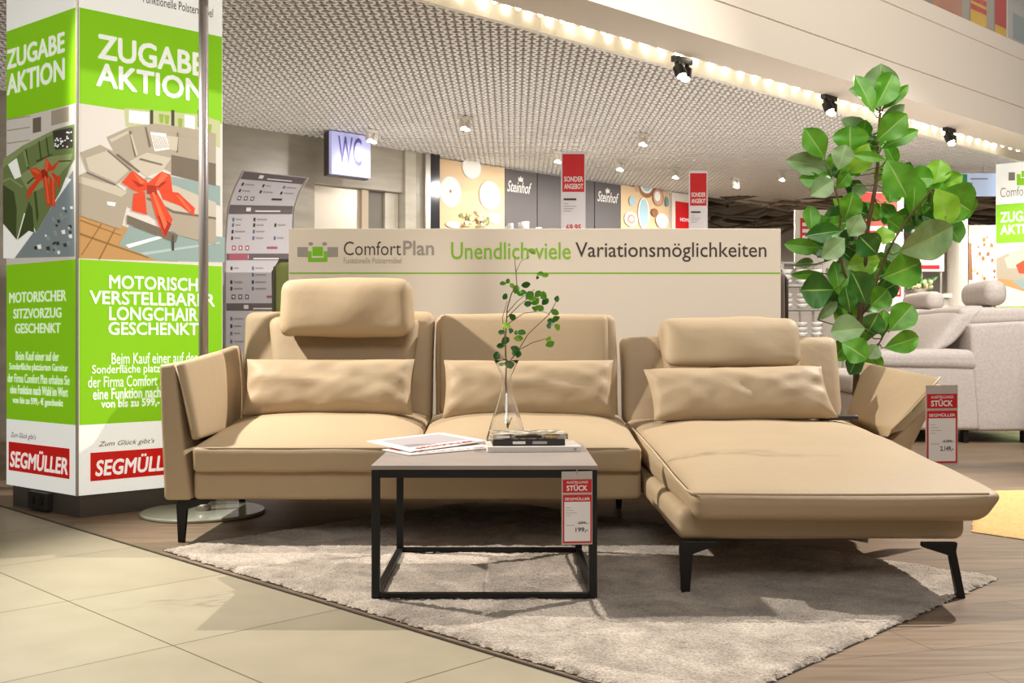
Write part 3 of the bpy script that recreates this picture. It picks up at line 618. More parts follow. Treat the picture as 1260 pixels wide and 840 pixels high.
# ------------------------------------------------------------------ rug
def rug_material():
    m = bpy.data.materials.new('rug_pile'); m.use_nodes = True; nt = m.node_tree; b = nt.nodes['Principled BSDF']; L = nt.links.new
    tc = nt.nodes.new('ShaderNodeTexCoord')
    n = nt.nodes.new('ShaderNodeTexNoise'); n.inputs['Scale'].default_value = 5.0; n.inputs['Detail'].default_value = 6; n.inputs['Roughness'].default_value = 0.65; n.inputs['Distortion'].default_value = 0.8
    r = nt.nodes.new('ShaderNodeValToRGB'); r.color_ramp.elements[0].position = 0.36; r.color_ramp.elements[1].position = 0.62
    r.color_ramp.elements[0].color = lin((158, 144, 128)); r.color_ramp.elements[1].color = lin((214, 198, 180))
    n2 = nt.nodes.new('ShaderNodeTexNoise'); n2.inputs['Scale'].default_value = 160; n2.inputs['Detail'].default_value = 3
    r2 = nt.nodes.new('ShaderNodeValToRGB'); r2.color_ramp.elements[0].position = 0.3; r2.color_ramp.elements[1].position = 0.7
    r2.color_ramp.elements[0].color = (0.62, 0.6, 0.57, 1); r2.color_ramp.elements[1].color = (1.1, 1.1, 1.1, 1)
    mx = nt.nodes.new('ShaderNodeMix'); mx.data_type = 'RGBA'; mx.blend_type = 'MULTIPLY'; mx.inputs[0].default_value = 1
    bp_ = nt.nodes.new('ShaderNodeBump'); bp_.inputs['Strength'].default_value = 0.8; bp_.inputs['Distance'].default_value = 0.01
    L(tc.outputs['Object'], n.inputs['Vector']); L(tc.outputs['Object'], n2.inputs['Vector']); L(n.outputs['Fac'], r.inputs['Fac']); L(n2.outputs['Fac'], r2.inputs['Fac'])
    L(r.outputs['Color'], mx.inputs[6]); L(r2.outputs['Color'], mx.inputs[7]); L(mx.outputs[2], b.inputs['Base Color']); L(n2.outputs['Fac'], bp_.inputs['Height']); L(bp_.outputs['Normal'], b.inputs['Normal'])
    b.inputs['Roughness'].default_value = 0.95; b.inputs['Specular IOR Level'].default_value = 0.1; b.inputs['Sheen Weight'].default_value = 0.3
    return m
def shag(name, q, nx, ny, hgt, m, label, jit, under):
    """pile rug: corners q in order, a dense lumpy surface with a ragged edge, and a backing under it"""
    q = [V((p[0], p[1], 0)) for p in q]; rnd = random.Random(3); vs = []; fs = []
    for j in range(ny + 1):
        for i in range(nx + 1):
            a, b_ = i / nx, j / ny; p = q[0] * (1 - a) * (1 - b_) + q[1] * a * (1 - b_) + q[2] * a * b_ + q[3] * (1 - a) * b_
            e = min(i, nx - i, j, ny - j)
            z = hgt * (0.72 + 0.28 * noise.noise(p * 9)) + rnd.uniform(-1, 1) * jit * 0.5
            if e == 0: z = 0.002
            elif e == 1: z *= 0.75
            p = p + V((rnd.uniform(-1, 1), rnd.uniform(-1, 1), 0)) * jit * (1.3 if e < 2 else 0.45)
            vs.append(V((p.x, p.y, max(z, 0.002))))
    for j in range(ny):
        for i in range(nx):
            k = j * (nx + 1) + i; fs.append((k, k + 1, k + nx + 2, k + nx + 1))
    mb = MB(); mb.add(vs, fs); c = (q[0] + q[2]) / 2
    t_ = thing(name, label, 'rug', c)
    mb.build('pile', m, t_, smooth=True)
    ctr = c; mb = MB(); mb.prism([ctr + (p - ctr) * 1.001 + V((0, 0, 0.0005)) for p in q], (0, 0, 0.0025)); mb.build('backing', under, t_)
shag('shaggy_rug', [(-1.185, 3.615), (0.368, 2.045), (1.455, 3.19), (-0.10, 4.75)], 230, 170, 0.016, rug_material(), 'soft grey beige shaggy rug lying cornerwise under the coffee table and sofa', 0.005, mat('rug_backing', (60, 50, 42), 0.9))
yel = mat('jute', (226, 190, 124), 0.9, bump=(120, 0.6, 0.006), vary=(70, (200, 160, 96), 4, 0.3))
ya = [floor_pt(1196, 655), floor_pt(1420, 688), floor_pt(1400, 600), floor_pt(1196, 605)]
shag('jute_rug', [(p.x, p.y) for p in ya], 60, 40, 0.012, yel, 'straw yellow woven rug on the wooden floor right of the chaise', 0.003, mat('jute_backing', (150, 120, 76), 0.9))

# ------------------------------------------------------------------ coffee table and what lies on it
TX0, TX1, TY0, TY1, TZ = -0.383, 0.232, 2.90, 3.55, 0.376
tb = thing('coffee_table', 'low square coffee table with grey top and thin black metal frame on the rug', 'table', ((TX0 + TX1) / 2, (TY0 + TY1) / 2, 0.0))
top_m = mat('grey_tabletop', (158, 146, 138), 0.45, vary=(6, (146, 134, 126), 5, 0.25))
ZB = 0.014
mb = MB(); mb.box(TX0 - 0.002, TX1 + 0.002, TY0 - 0.002, TY1 + 0.002, TZ - 0.012, TZ); bevel(mb.build('tabletop', top_m, tb), 0.002)
tt = 0.022
for x in (TX0, TX1 - tt):
    for y in (TY0, TY1 - tt):
        mb = MB(); mb.box(x, x + tt, y, y + tt, ZB, TZ - 0.0125); bevel(mb.build('leg', black_steel, tb), 0.0015)
for nm, z0, z1 in (('top_frame', TZ - 0.034, TZ - 0.0122), ('bottom_frame', ZB, ZB + 0.013)):
    mb = MB(); e = tt + 0.0003
    mb.box(TX0 + e, TX1 - e, TY0 + 0.001, TY0 + tt - 0.001, z0, z1); mb.box(TX0 + e, TX1 - e, TY1 - tt + 0.001, TY1 - 0.001, z0, z1)
    mb.box(TX0 + 0.001, TX0 + tt - 0.001, TY0 + e, TY1 - e, z0, z1); mb.box(TX1 - tt + 0.001, TX1 - 0.001, TY0 + e, TY1 - e, z0, z1)
    mb.build(nm, black_steel, tb)

def onz(u, v, z): Y = F * (CAMZ - z) / (v - V0); return V(((u - U0) * Y / F, Y, z))
# brochures
red_tint = mat('print_rose', (206, 96, 96), 0.6); grey_tint = mat('print_grey', (168, 160, 160), 0.6)
def sheet(name, q, lb, parts, lift=0.002, thick=0.003):
    q = [V(p) for p in q]; m_ = MB(); n = 10; o_ = len(m_.v); vs = []
    for s_ in (0, 1):
        for j in range(n + 1):
            for i in range(n + 1):
                a, b_ = i / n, j / n; p = q[0] * (1 - a) * (1 - b_) + q[1] * a * (1 - b_) + q[2] * a * b_ + q[3] * (1 - a) * b_
                vs.append(p + V((0, 0, s_ * thick)))
    N = (n + 1) ** 2; fs = []
    for j in range(n):
        for i in range(n):
            k = j * (n + 1) + i; fs += [(k + N, k + 1 + N, k + n + 2 + N, k + n + 1 + N), (k, k + n + 1, k + n + 2, k + 1)]
    ring = [i for i in range(n + 1)] + [j * (n + 1) + n for j in range(1, n + 1)] + [n * (n + 1) + i for i in range(n - 1, -1, -1)] + [j * (n + 1) for j in range(n - 1, 0, -1)]
    fs += [(ring[i], ring[(i + 1) % len(ring)], ring[(i + 1) % len(ring)] + N, ring[i] + N) for i in range(len(ring))]
    m_.add(vs, fs)
    t_ = thing(name, lb, 'brochure', (sum((p for p in q), V()) / 4), 'brochures on the coffee table')
    m_.build('pages', paper, t_)
    g_ = MB()
    def pt(a, b_): return q[0] * (1 - a) * (1 - b_) + q[1] * a * (1 - b_) + q[2] * a * b_ + q[3] * (1 - a) * b_ + V((0, 0, thick + 0.0006))
    for a0, a1, b0, b1, mm in parts: g_.add([pt(a0, b0), pt(a1, b0), pt(a1, b1), pt(a0, b1)], [(0, 1, 2, 3)], mm)
    vs_, fs_, _ = text_geo('SEGMÜLLER', 0.03)
    g_.add([pt(0.12 + 0.76 * x, 0.05 + 0.11 * y) + V((0, 0, z)) for x, y, z in vs_], fs_, sign_red)
    g_.build('print', None, t_)
zt = TZ + 0.0015
q2 = [onz(512, 555, zt), onz(602, 542, zt), onz(575, 541, zt) + V((0, 0.12, 0)), onz(500, 546, zt) + V((0, 0.05, 0))]
sheet('brochure', [V((-0.30, 3.13, zt)), V((-0.035, 3.36, zt)), V((-0.16, 3.53, zt)), V((-0.40, 3.28, zt))], 'lower red and white brochure under the other, left side of the coffee table', [(0.05, 0.95, 0.55, 0.95, red_tint)])
sheet('brochure', [onz(505, 556, zt + 0.006), onz(600, 543, zt + 0.008) , onz(543, 533, zt + 0.018), onz(451, 543.5, zt + 0.010)], 'upper red and white brochure with one corner over the left table edge', [(0.12, 0.9, 0.24, 0.9, grey_tint), (0.16, 0.86, 0.28, 0.6, paper), (0.2, 0.5, 0.62, 0.86, mat('print_pale', (200, 196, 196), 0.6))])

def book(lb, c, w_, d_, h_, rot, cover, page, title=None, tcol=None):
    c = V(c); R = Matrix.Rotation(math.radians(rot), 4, 'Z'); t_ = thing('book', lb, 'book', c, 'books on the coffee table')
    X = lambda x, y, z: c + (R @ V((x, y, z)))
    m_ = MB(); k = 0.0022
    for z0, z1 in ((0, k), (h_ - k, h_)): m_.hexa([X(x, y, z) for x in (-w_ / 2, w_ / 2) for y in (-d_ / 2, d_ / 2) for z in (z0, z1)])
    m_.hexa([X(x, y, z) for x in (-w_ / 2, w_ / 2) for y in (-d_ / 2 - 0.0005, -d_ / 2 + k) for z in (0.0005, h_ - 0.0005)])
    cv = m_.build('cover', cover, t_)
    m_ = MB(); m_.hexa([X(x, y, z) for x in (-w_ / 2 + 0.003, w_ / 2 - 0.003) for y in (-d_ / 2 + 0.0025, d_ / 2 - 0.004) for z in (k, h_ - k)]); m_.build('page_block', page, t_)
    if title:
        m_ = MB(); 
        for a0, a1, mm in title: m_.add([X(a0 * w_ / 2, -d_ / 2 - 0.0012, h_ * 0.28), X(a1 * w_ / 2, -d_ / 2 - 0.0012, h_ * 0.28), X(a1 * w_ / 2, -d_ / 2 - 0.0012, h_ * 0.72), X(a0 * w_ / 2, -d_ / 2 - 0.0012, h_ * 0.72)], [(0, 1, 2, 3)], mm)
        m_.build('spine_print', None, cv)
    return t_
pgw = mat('pages_white', (232, 224, 208), 0.8); pgy = mat('pages_gold', (214, 174, 96), 0.7)
bk = mat('book_black', (44, 40, 38), 0.4)
book('large thin white book at the bottom of the stack on the coffee table', (0.062, 3.33, TZ), 0.285, 0.19, 0.017, 4, mat('book_white', (224, 216, 206), 0.5), pgw, [(0.84, 0.9, grey_tint)])
book('black book in the middle of the stack on the coffee table', (0.048, 3.34, TZ + 0.0171), 0.222, 0.155, 0.019, 3, bk, pgy, [(-0.45, -0.1, paper), (0.1, 0.5, grey_tint)])
book('pale printed book with yellowed pages on top of the stack', (0.050, 3.345, TZ + 0.0362), 0.232, 0.15, 0.016, 5, mat('book_pale', (196, 186, 166), 0.5, vary=(40, (90, 80, 66), 3, 0.1)), pgy, [(-0.9, -0.55, paper), (-0.4, 0.3, bk), (0.4, 0.7, pgy)])

# glass vase and branch
glass = mat('clear_glass', (255, 255, 255), 0.01, trans=1.0)
VC = V((-0.018, 3.475, TZ))
vz = thing('glass_vase', 'clear cone-shaped glass vase with flared lip behind the books on the coffee table', 'vase', VC)
prof = [(0.0, 0.0005), (0.064, 0.0005), (0.068, 0.004), (0.066, 0.02), (0.045, 0.09), (0.022, 0.168), (0.0145, 0.200), (0.016, 0.222), (0.034, 0.262), (0.041, 0.275), (0.0403, 0.2757)]
inner = [(0.0396, 0.275), (0.0326, 0.262), (0.0146, 0.222), (0.0131, 0.200), (0.0206, 0.168), (0.0436, 0.09), (0.0646, 0.02), (0.062, 0.006), (0.0, 0.005)]
mb = MB(); mb.lathe(prof + inner, VC, n=40); mb.build('glass_body', glass, vz, smooth=True)
BR = thing('branch', 'thin leafy green branch standing in the glass vase', 'branch', VC + V((0, 0, 0.012)))
bz = lambda x, y, d=0.0: at(580 + x / 3.357, 290 + y / 3.357, 3.475 + d)
stem_m = mat('twig_brown', (112, 92, 62), 0.8)
def seg(pts, r0, r1):
    m_ = MB(); k = len(pts)
    P = [bz(*p) for p in pts]; Q = []
    for i in range(k - 1):
        for s_ in range(4): Q.append(P[i].lerp(P[i + 1], s_ / 4))
    Q.append(P[-1]); m_.tube(Q, [r0 + (r1 - r0) * i / (len(Q) - 1) for i in range(len(Q))], n=6); return m_.build('stem', stem_m, BR, smooth=True)
seg([(150, 796, 0.0), (146, 700, 0), (142, 600, 0), (145, 540, 0), (140, 440, 0.01), (148, 300, 0.0), (165, 240, -.01), (188, 200, 0), (184, 150, 0), (178, 85, 0.01)], 0.0036, 0.0012)
seg([(150, 796, 0.004), (160, 765, 0), (168, 750, 0)], 0.002, 0.0012)
seg([(141, 500, 0.0), (136, 400, 0.03), (128, 340, 0.03), (148, 270, 0.04)], 0.002, 0.001)
seg([(146, 535, 0.0), (195, 470, 0.0), (235, 405, -.03), (320, 325, -.05), (345, 282, -.05), (352, 262, -.05)], 0.002, 0.001)
seg([(190, 474, 0.0), (250, 442, 0.03), (305, 425, 0.04), (325, 440, 0.05)], 0.0016, 0.0008)
seg([(145, 340, 0.005), (200, 285, 0.03), (245, 250, 0.04), (300, 262, 0.05)], 0.0016, 0.0008)
seg([(146, 320, 0.005), (190, 270, -.02), (218, 248, -.03), (262, 222, -.03)], 0.0014, 0.0008)
seg([(184, 150, 0.0), (205, 105, 0.01), (240, 85, 0.02)], 0.001, 0.0007)
seg([(150, 365, 0.0), (215, 320, 0.02), (290, 310, 0.02), (325, 325, 0.0)], 0.0014, 0.0007)
def leaf(mb, base, tip, wd, m, depth=(0.0, 0.0), curl=0.15, twist=0.3, shape=0.62, n=8, rib=None):
    base, tip = V(base), V(tip); ax = tip - base; L = ax.length; ax.normalize()
    side = ax.cross(V((0, 1, 0)))
    if side.length < 0.05: side = V((1, 0, 0))
    side.normalize(); nor = side.cross(ax).normalized()
    sd = (side * math.cos(twist) + nor * math.sin(twist)).normalized(); nr = sd.cross(ax).normalized()
    if nr.y > 0: nr = -nr
    rb = []; vs = []; fs = []; W = [-1, -0.6, -0.05, 0.0, 0.05, 0.6, 1]
    for i in range(n + 1):
        s_ = i / n; wdt = wd / 2 * (max(0.0, math.sin(math.pi * s_ ** shape)) ** 0.75) + 0.0006
        if i == 0: wdt = wd * 0.03
        c = base + ax * L * s_ + nr * (-curl * L * (s_ - 0.5) ** 2 + curl * L * 0.25)
        for q in W:
            lift = (abs(q) ** 1.3) * wdt * 0.30 + 0.13 * wdt * math.sin(s_ * 13 + q * 3) * abs(q)
            vs.append(c + sd * q * wdt + nr * lift)
    k = len(W)
    for i in range(n):
        for j in range(k - 1): (rb if j in (2, 3) and rib else fs).append((i * k + j, i * k + j + 1, (i + 1) * k + j + 1, (i + 1) * k + j))
    o_ = len(mb.v); mb.add(vs, fs, m)
    for f in rb: mb.f.append([q_ + o_ for q_ in f]); mb.m.append(mb.mi(rib))
mb = MB(); rl = random.Random(5)
for x, y, s_ in [(250, 65, 34), (285, 158, 26), (305, 164, 26), (272, 172, 16), (150, 187, 24), (130, 198, 24), (186, 222, 40), (225, 202, 34), (240, 247, 42), (138, 250, 30), (275, 240, 34), (300, 246, 40), (305, 272, 36), (282, 297, 34), (235, 280, 32), (265, 272, 36), (355, 260, 30), (345, 315, 34), (350, 341, 30), (325, 370, 34), (354, 378, 32), (330, 352, 30), (325, 446, 36), (318, 425, 26), (168, 335, 34), (145, 372, 34), (125, 398, 26), (162, 392, 26), (208, 400, 32), (194, 424, 34), (186, 400, 22), (140, 434, 40), (120, 455, 30), (180, 468, 36), (194, 488, 36), (176, 486, 22), (140, 520, 30), (158, 533, 36), (125, 530, 24), (104, 495, 40), (200, 240, 30), (262, 300, 26), (215, 235, 28), (170, 205, 26), (252, 262, 30)]:
    an = rl.uniform(0, 2 * math.pi); dx, dy = math.cos(an) * s_ * 0.58, math.sin(an) * s_ * 0.46; d = rl.uniform(-0.04, 0.04)
    leaf(mb, bz(x - dx, y - dy, d), bz(x + dx, y + dy, d + rl.uniform(-.015, .015)), s_ * 0.74 / 3.357 * 3.475 / F, rl.choice([leaf_g, leaf_g, leaf_d, leaf_d, leaf_l]), curl=0.2, twist=rl.uniform(-0.45, 0.45), shape=0.85, n=6)
mb.build('leaves', None, BR, smooth=True)

# price tags
def price_tag(lb, u0, u1, vt, vb, Y, price, old):
    a = at(u0, vb, Y); b_ = at(u1, vt, Y); W, H = b_.x - a.x, b_.z - a.z
    t_ = thing('price_tag', lb, 'price tag', ((a.x + b_.x) / 2, Y, a.z)); Fr = Frame((a.x, Y, a.z), (1, 0.03, 0.012), (0.0, 0.0, 1))
    m_ = MB(); Fr.slab(m_, 0, W, 0, H, -0.0015, 0, None); m_.build('clear_sleeve', mat('sleeve', (190, 180, 172), 0.3), t_)
    m_ = MB(); Fr.rect(m_, 0.04 * W, 0.98 * W, 0.02 * H, 0.68 * H, 0.0006, sign_red); Fr.rect(m_, 0.09 * W, 0.93 * W, 0.045 * H, 0.585 * H, 0.0010, paper)
    m_.build('price_card', None, t_)
    m_ = MB(); Fr.rect(m_, 0.04 * W, 0.98 * W, 0.71 * H, 0.89 * H, 0.0006); m_.build('red_card', sign_red, t_)
    m_ = MB(); Fr.text(m_, 'AUSSTELLUNGS', 0.16 * W, 0.86 * W, 0.835 * H, 0.868 * H, 0.0012, paper, 0.02); Fr.text(m_, 'STÜCK', 0.16 * W, 0.84 * W, 0.735 * H, 0.825 * H, 0.0012, paper, 0.04)
    Fr.text(m_, 'SEGMÜLLER', 0.1 * W, 0.92 * W, 0.605 * H, 0.65 * H, 0.0012, paper, 0.03)
    Fr.text(m_, old, 0.55 * W, 0.86 * W, 0.275 * H, 0.315 * H, 0.0014, ink_dark, 0.01); Fr.text(m_, price, 0.45 * W, 0.86 * W, 0.165 * H, 0.235 * H, 0.0014, ink_dark, 0.03)
    for k in range(4): Fr.rect(m_, 0.14 * W, (0.3 + 0.1 * (k % 3)) * W, (0.50 - 0.035 * k) * H, (0.506 - 0.035 * k) * H, 0.0014, ink_grey)
    Fr.rect(m_, 0.14 * W, 0.42 * W, 0.26 * H, 0.267 * H, 0.0014, ink_grey); Fr.rect(m_, 0.5 * W, 0.88 * W, 0.29 * H, 0.295 * H, 0.0016, ink_dark)
    m_.build('lettering', None, t_)
    m_ = MB(); m_.tube([Fr.p(W * 0.5, H * 0.97, 0.002), Fr.p(W * 0.5, H + 0.002, 0.002), Fr.p(W * 0.5, H + 0.004, -0.004)], 0.0016, n=6); m_.build('hook', alu, t_)
    return t_
price_tag('red and white price tag hanging from the coffee table frame', 691, 729, 580, 670, 2.892, '199,-', '299,-')
price_tag('red and white price tag hanging from the lowered right sofa arm', 1139, 1179, 474, 572, 3.80, '2.149,-', '3.299,-')

# ------------------------------------------------------------------ pole on a round foot
PC = V((-1.275, 4.40, 0))
t = thing('pole_stand', 'grey metal pole on a round glass foot between the green column and the sofa', 'stand', PC)
mb = MB(); mb.lathe([(0, 0.0), (0.245, 0.0), (0.25, 0.004), (0.25, 0.010), (0.246, 0.014), (0, 0.014)], PC, n=56); mb.build('foot_plate', mat('foot_glass', (176, 178, 160), 0.12, spec=0.6), t, smooth=False)
mb = MB(); mb.tube([PC + V((0, 0, 0.014)), PC + V((0, 0, 2.43))], 0.0195, n=20); mb.build('pole', mat('pole_grey', (150, 142, 138), 0.35, metal=0.5), t, smooth=True)
mb = MB(); mb.tube([PC + V((0, 0, 0.014)), PC + V((0, 0, 0.04))], 0.03, n=20); mb.build('collar', alu, t, smooth=True)

# ------------------------------------------------------------------ white display board
BY = 4.90; ba = at(355, 281, BY); bb = at(961, 281, BY)
bd = thing('display_board', 'long cream display board with green lettering standing behind the sofa', 'board', ((ba.x + bb.x) / 2, BY, 0))
mb = MB(); mb.box(ba.x, bb.x, BY, BY + 0.05, 0, ba.z); bevel(mb.build('panel', cream_paint, bd), 0.003)
FB = Frame((ba.x, BY, 0), (1, 0, 0)); g = MB(); a0, z0 = FB.loc(355.5, 336.8); a1, z1 = FB.loc(960.5, 335); FB.rect(g, 0.002, a1, z0, z1, 0.0008); g.build('green_line', ink_green, bd)
g = MB(); FB.text_px(g, 'Comfort', 423, 297, 314, 493.5, 0.001, ink_dark, -0.004); FB.text_px(g, 'Plan', 496, 296, 314, 534, 0.001, ink_grey, 0.022); FB.text_px(g, 'Funktionelle Polstermöbel', 423, 317, 324, 494, 0.001, ink_grey, 0.0); g.build('brand_lettering', None, bd)
g = MB(); FB.text_px(g, 'Unendlich viele', 555, 298, 319, 702, 0.001, None, 0.012); g.build('green_lettering', ink_green, bd)
g = MB(); FB.text_px(g, 'Variationsmöglichkeiten', 708, 298, 322, 943, 0.001, None, 0.004); g.build('dark_lettering', ink_dark, bd)
g = MB()
lg = mat('logo_green', (126, 202, 30), 0.6)
for q, d, mm in (((366, 304, 379, 316), 1, ink_grey), ((403, 304, 416, 316), 1, ink_grey), ((379, 309, 403, 322), 1, lg), ((383.5, 302.5, 398.5, 317), 2, cream_paint), ((384.5, 303.5, 397.5, 315), 3, lg)):
    FB.poly(g, [(q[0], q[1]), (q[2], q[1]), (q[2], q[3]), (q[0], q[3])], 0.0008 + 0.0004 * d, mm)
for u in (382.5, 399.5): a_, b_ = FB.loc(u, 300); FB.ell(g, a_, b_, 0.011, 0.008, 0.0012, ink_grey)
g.build('logo', None, bd)

# ------------------------------------------------------------------ back wall of the hall
FW = Frame(bp(0, WALL_B, 0), D1)
wa = lambda u, v=230: FW.loc(u, v)[0]
A_END = wa(871, 250)
mb = MB(); FW.slab(mb, -7, A_END, 0, ZC + 0.2, -0.15, 0); struct(mb.build('wall_back', mat('wall_white', (222, 214, 202), 0.7)))
stone = mat('grey_stone', (170, 162, 146), 0.3, vary=(2.2, (138, 130, 116), 8, 0.3, (1, 1, 5)))
stone_l = mat('pale_stone', (198, 192, 176), 0.25, vary=(3.0, (172, 164, 148), 8, 0.3, (1, 1, 4)))
mb = MB()
zt_d = FW.loc(410, 230)[1]
FW.slab(mb, -7, wa(378), 0, ZC + 0.1, 0.001, 0.12)
FW.slab(mb, wa(378), wa(487), zt_d, ZC + 0.1, 0.001, 0.12)
FW.slab(mb, wa(487), wa(500), 0, ZC + 0.1, 0.001, 0.15, stone_l)
FW.slab(mb, wa(500), wa(511), 0, ZC + 0.1, 0.001, 0.12)
mb.mats = [stone if x is None else x for x in mb.mats]
if stone not in mb.mats: mb.mats.append(stone)
si = mb.mats.index(stone); pi = mb.mats.index(stone_l)
nf = len(mb.f); mb.m = [si] * 12 + [pi] * 6 + [si] * 6
struct(mb.build('wall_stone'))
d1 = MB(); FW.slab(d1, wa(380), wa(440), 0, zt_d - 0.004, 0.002, 0.03); dr = struct(d1.build('door_1', mat('lift_steel', (206, 196, 180), 0.3, metal=0.45)))
d1 = MB(); FW.slab(d1, wa(440), wa(448), 0, zt_d - 0.004, 0.002, 0.07); struct(d1.build('trim_4', mat('door_frame', (190, 172, 148), 0.5)))
d1 = MB(); FW.slab(d1, wa(448), wa(470), 0, zt_d - 0.004, 0.002, 0.02); struct(d1.build('wall_niche', mat('niche_stone', (112, 106, 92), 0.4, vary=(3, (96, 90, 78), 6, 0.3))))
d1 = MB(); FW.slab(d1, wa(470), wa(486), 0, zt_d - 0.004, 0.002, 0.05); struct(d1.build('wall_niche_side', stone_l))
d1 = MB(); FW.slab(d1, wa(511), wa(517), 0, ZC, 0.001, 0.16); struct(d1.build('trim_5', alu))
d1 = MB(); FW.slab(d1, wa(517), wa(530), 0, ZC, 0.001, 0.14); struct(d1.build('door_2', mat('dark_glass', (44, 44, 48), 0.15)))
ZP = ZC - 0.015
def wall_panel(name, u0, u1, m, lb, cat, d=0.05):
    t_ = thing(name, lb, cat, FW.p((wa(u0) + wa(u1)) / 2, 0, 0.0)); m_ = MB(); FW.slab(m_, wa(u0), wa(u1), 0.0, ZP, 0.001, d); m_.build('board', m, t_); return t_
wood_pr = mat('print_lightwood', (224, 196, 158), 0.6, vary=(2, (212, 180, 138), 5, 0.3, (1, 1, 6)))
plate_w = mat('print_plate', (236, 234, 228), 0.6); plate_s = mat('print_plate_rim', (206, 202, 194), 0.6); plate_b = mat('print_plate_blue', (164, 196, 206), 0.6); plate_r = mat('print_bowl_rose', (196, 160, 138), 0.6); brown_pr = mat('print_brown', (150, 104, 66), 0.6)
pale_pr = mat('print_pale_flower', (232, 228, 160), 0.6); green_pr = mat('print_sprig', (122, 140, 76), 0.6)
def plates(t_, items, d=0.052):
    m_ = MB()
    for k, (u, v, ru, rv, m) in enumerate(items):
        a, b_ = FW.loc(u, v); a2, _ = FW.loc(u + ru, v); _, b2 = FW.loc(u, v - rv); FW.ell(m_, a, b_, a2 - a, b2 - b_, d + 0.0015 * k, m)
    m_.build('printed_photo', None, t_)
t = wall_panel('wall_poster', 531, 617, wood_pr, 'tall wall poster of white oval plates on light wood, right of the toilet entrance', 'poster')
plates(t, [(550, 236, 13.5, 19.5, plate_s), (550, 236, 12.5, 18, plate_w), (550, 236, 1.5, 2, brown_pr), (576, 207, 12, 14, plate_s), (576, 207, 11, 13, plate_w), (598, 241, 13, 18, plate_s), (598, 241, 12, 16.5, plate_w), (603, 269, 8, 6, plate_w), (553, 277, 9, 4, plate_w)] +
       [(random.uniform(562, 592), random.uniform(262, 278), random.uniform(1.2, 3), random.uniform(1.2, 3), random.choice([pale_pr, pale_pr, green_pr, plate_w, brown_pr])) for _ in range(40)])
dark_w = mat('wall_anthracite', (84, 78, 78), 0.5)
script_w = mat('script_white', (226, 222, 216), 0.5)
def brand(t_, u0, vt, vb, u1, cu, cv):
    m_ = MB(); FW.text_px(m_, 'Steinhof', u0, vt, vb, u1, 0.052, None, 0.012, 0.35)
    a, b_ = FW.loc(cu, cv); s_ = 0.03
    FW.polyl(m_, [(a - s_, b_ - s_), (a + s_, b_ - s_), (a + s_ * 1.15, b_ + s_ * 0.6), (a + s_ * 0.5, b_), (a, b_ + s_), (a - s_ * 0.5, b_), (a - s_ * 1.15, b_ + s_ * 0.6)], 0.052); m_.build('brand_lettering', script_w, t_)
t = wall_panel('wall_panel', 617.5, 656.5, dark_w, 'anthracite wall panel with white script lettering directly right of the oval plates poster', 'wall panel')
brand(t, 620, 222, 236, 650, 636.5, 220.5)
t = wall_panel('wall_panel', 657.5, 727, dark_w, 'plain anthracite wall panel behind the tall red and white banner', 'wall panel')
t = wall_panel('wall_panel', 728, 759.5, dark_w, 'anthracite wall panel with white script lettering directly left of the coloured crockery poster', 'wall panel')
brand(t, 731, 235, 248, 757, 743.5, 234.5)
t = wall_panel('wall_poster', 760, 819, wood_pr, 'tall wall poster of blue and rose crockery on wood, right of the dark wall panels', 'poster')
plates(t, [(779, 232, 2.5, 5, plate_r), (791, 232, 9, 12, brown_pr), (791, 229, 7.5, 9.5, plate_w), (791, 229, 5.5, 7, plate_b), (805, 243, 7, 11, brown_pr), (805, 243, 6, 10, plate_r), (804, 242, 3.5, 6, plate_w), (773, 248, 4, 6, plate_b), (787, 263, 7, 19, plate_w), (787, 262, 5.5, 17, plate_b), (771, 270, 8, 9, plate_w), (771, 270, 5, 6, plate_r), (809, 272, 7.5, 9, plate_w), (800, 262, 4, 5, brown_pr), (815, 249, 2, 6, mat('print_teal', (96, 150, 158), 0.6)), (771, 270, 2.5, 3, plate_w)])
t = wall_panel('wall_panel', 823, 848, white_paint, 'white wall panel with a red square, half behind the smaller red and white banner', 'wall panel')
m_ = MB(); a0, b1 = FW.loc(827, 248); a1, _ = FW.loc(849, 248); FW.slab(m_, a0, a1, b1 - 0.36, b1, 0.051, 0.06); rs = m_.build('red_field', sign_red, t)
m_ = MB(); FW.text_px(m_, 'HOME', 832, 268, 272.5, 844, 0.0615, None, 0.02); m_.build('lettering', paper, rs)

# hanging toilet sign
WCd = 3.1
FS = Frame(bp(0, 3.2, 0), D1); a0, b1 = FS.loc(408, 182); a1, b0 = FS.loc(456, 217)
t = thing('toilet_sign', 'backlit white WC sign hanging under the grid ceiling at the stone wall', 'sign', FS.p((a0 + a1) / 2, b1 - 0.3, 0))
lb_ = mat('lightbox_white', (150, 150, 186), 0.6, emit=1.0)
bz1 = ZC - 0.012; bz0 = FS.loc(430, 216)[1]
m_ = MB(); FS.slab(m_, a0, a1, bz0, bz1, -0.04, 0.0); m_.build('light_panel', lb_, t)
m_ = MB(); FS.slab(m_, a0 - 0.012, a1 + 0.004, bz0 - 0.012, bz1, -0.10, -0.041); m_.build('housing', mat('sign_housing', (70, 62, 56), 0.5), t)
m_ = MB(); FS.text(m_, 'WC', a0 + 0.16 * (a1 - a0), a1 - 0.24 * (a1 - a0), bz0 + 0.25 * (bz1 - bz0), bz0 + 0.92 * (bz1 - bz0), 0.003, None, 0.01); m_.build('lettering', mat('sign_lilac', (74, 70, 124), 0.6, emit=0.8), t)

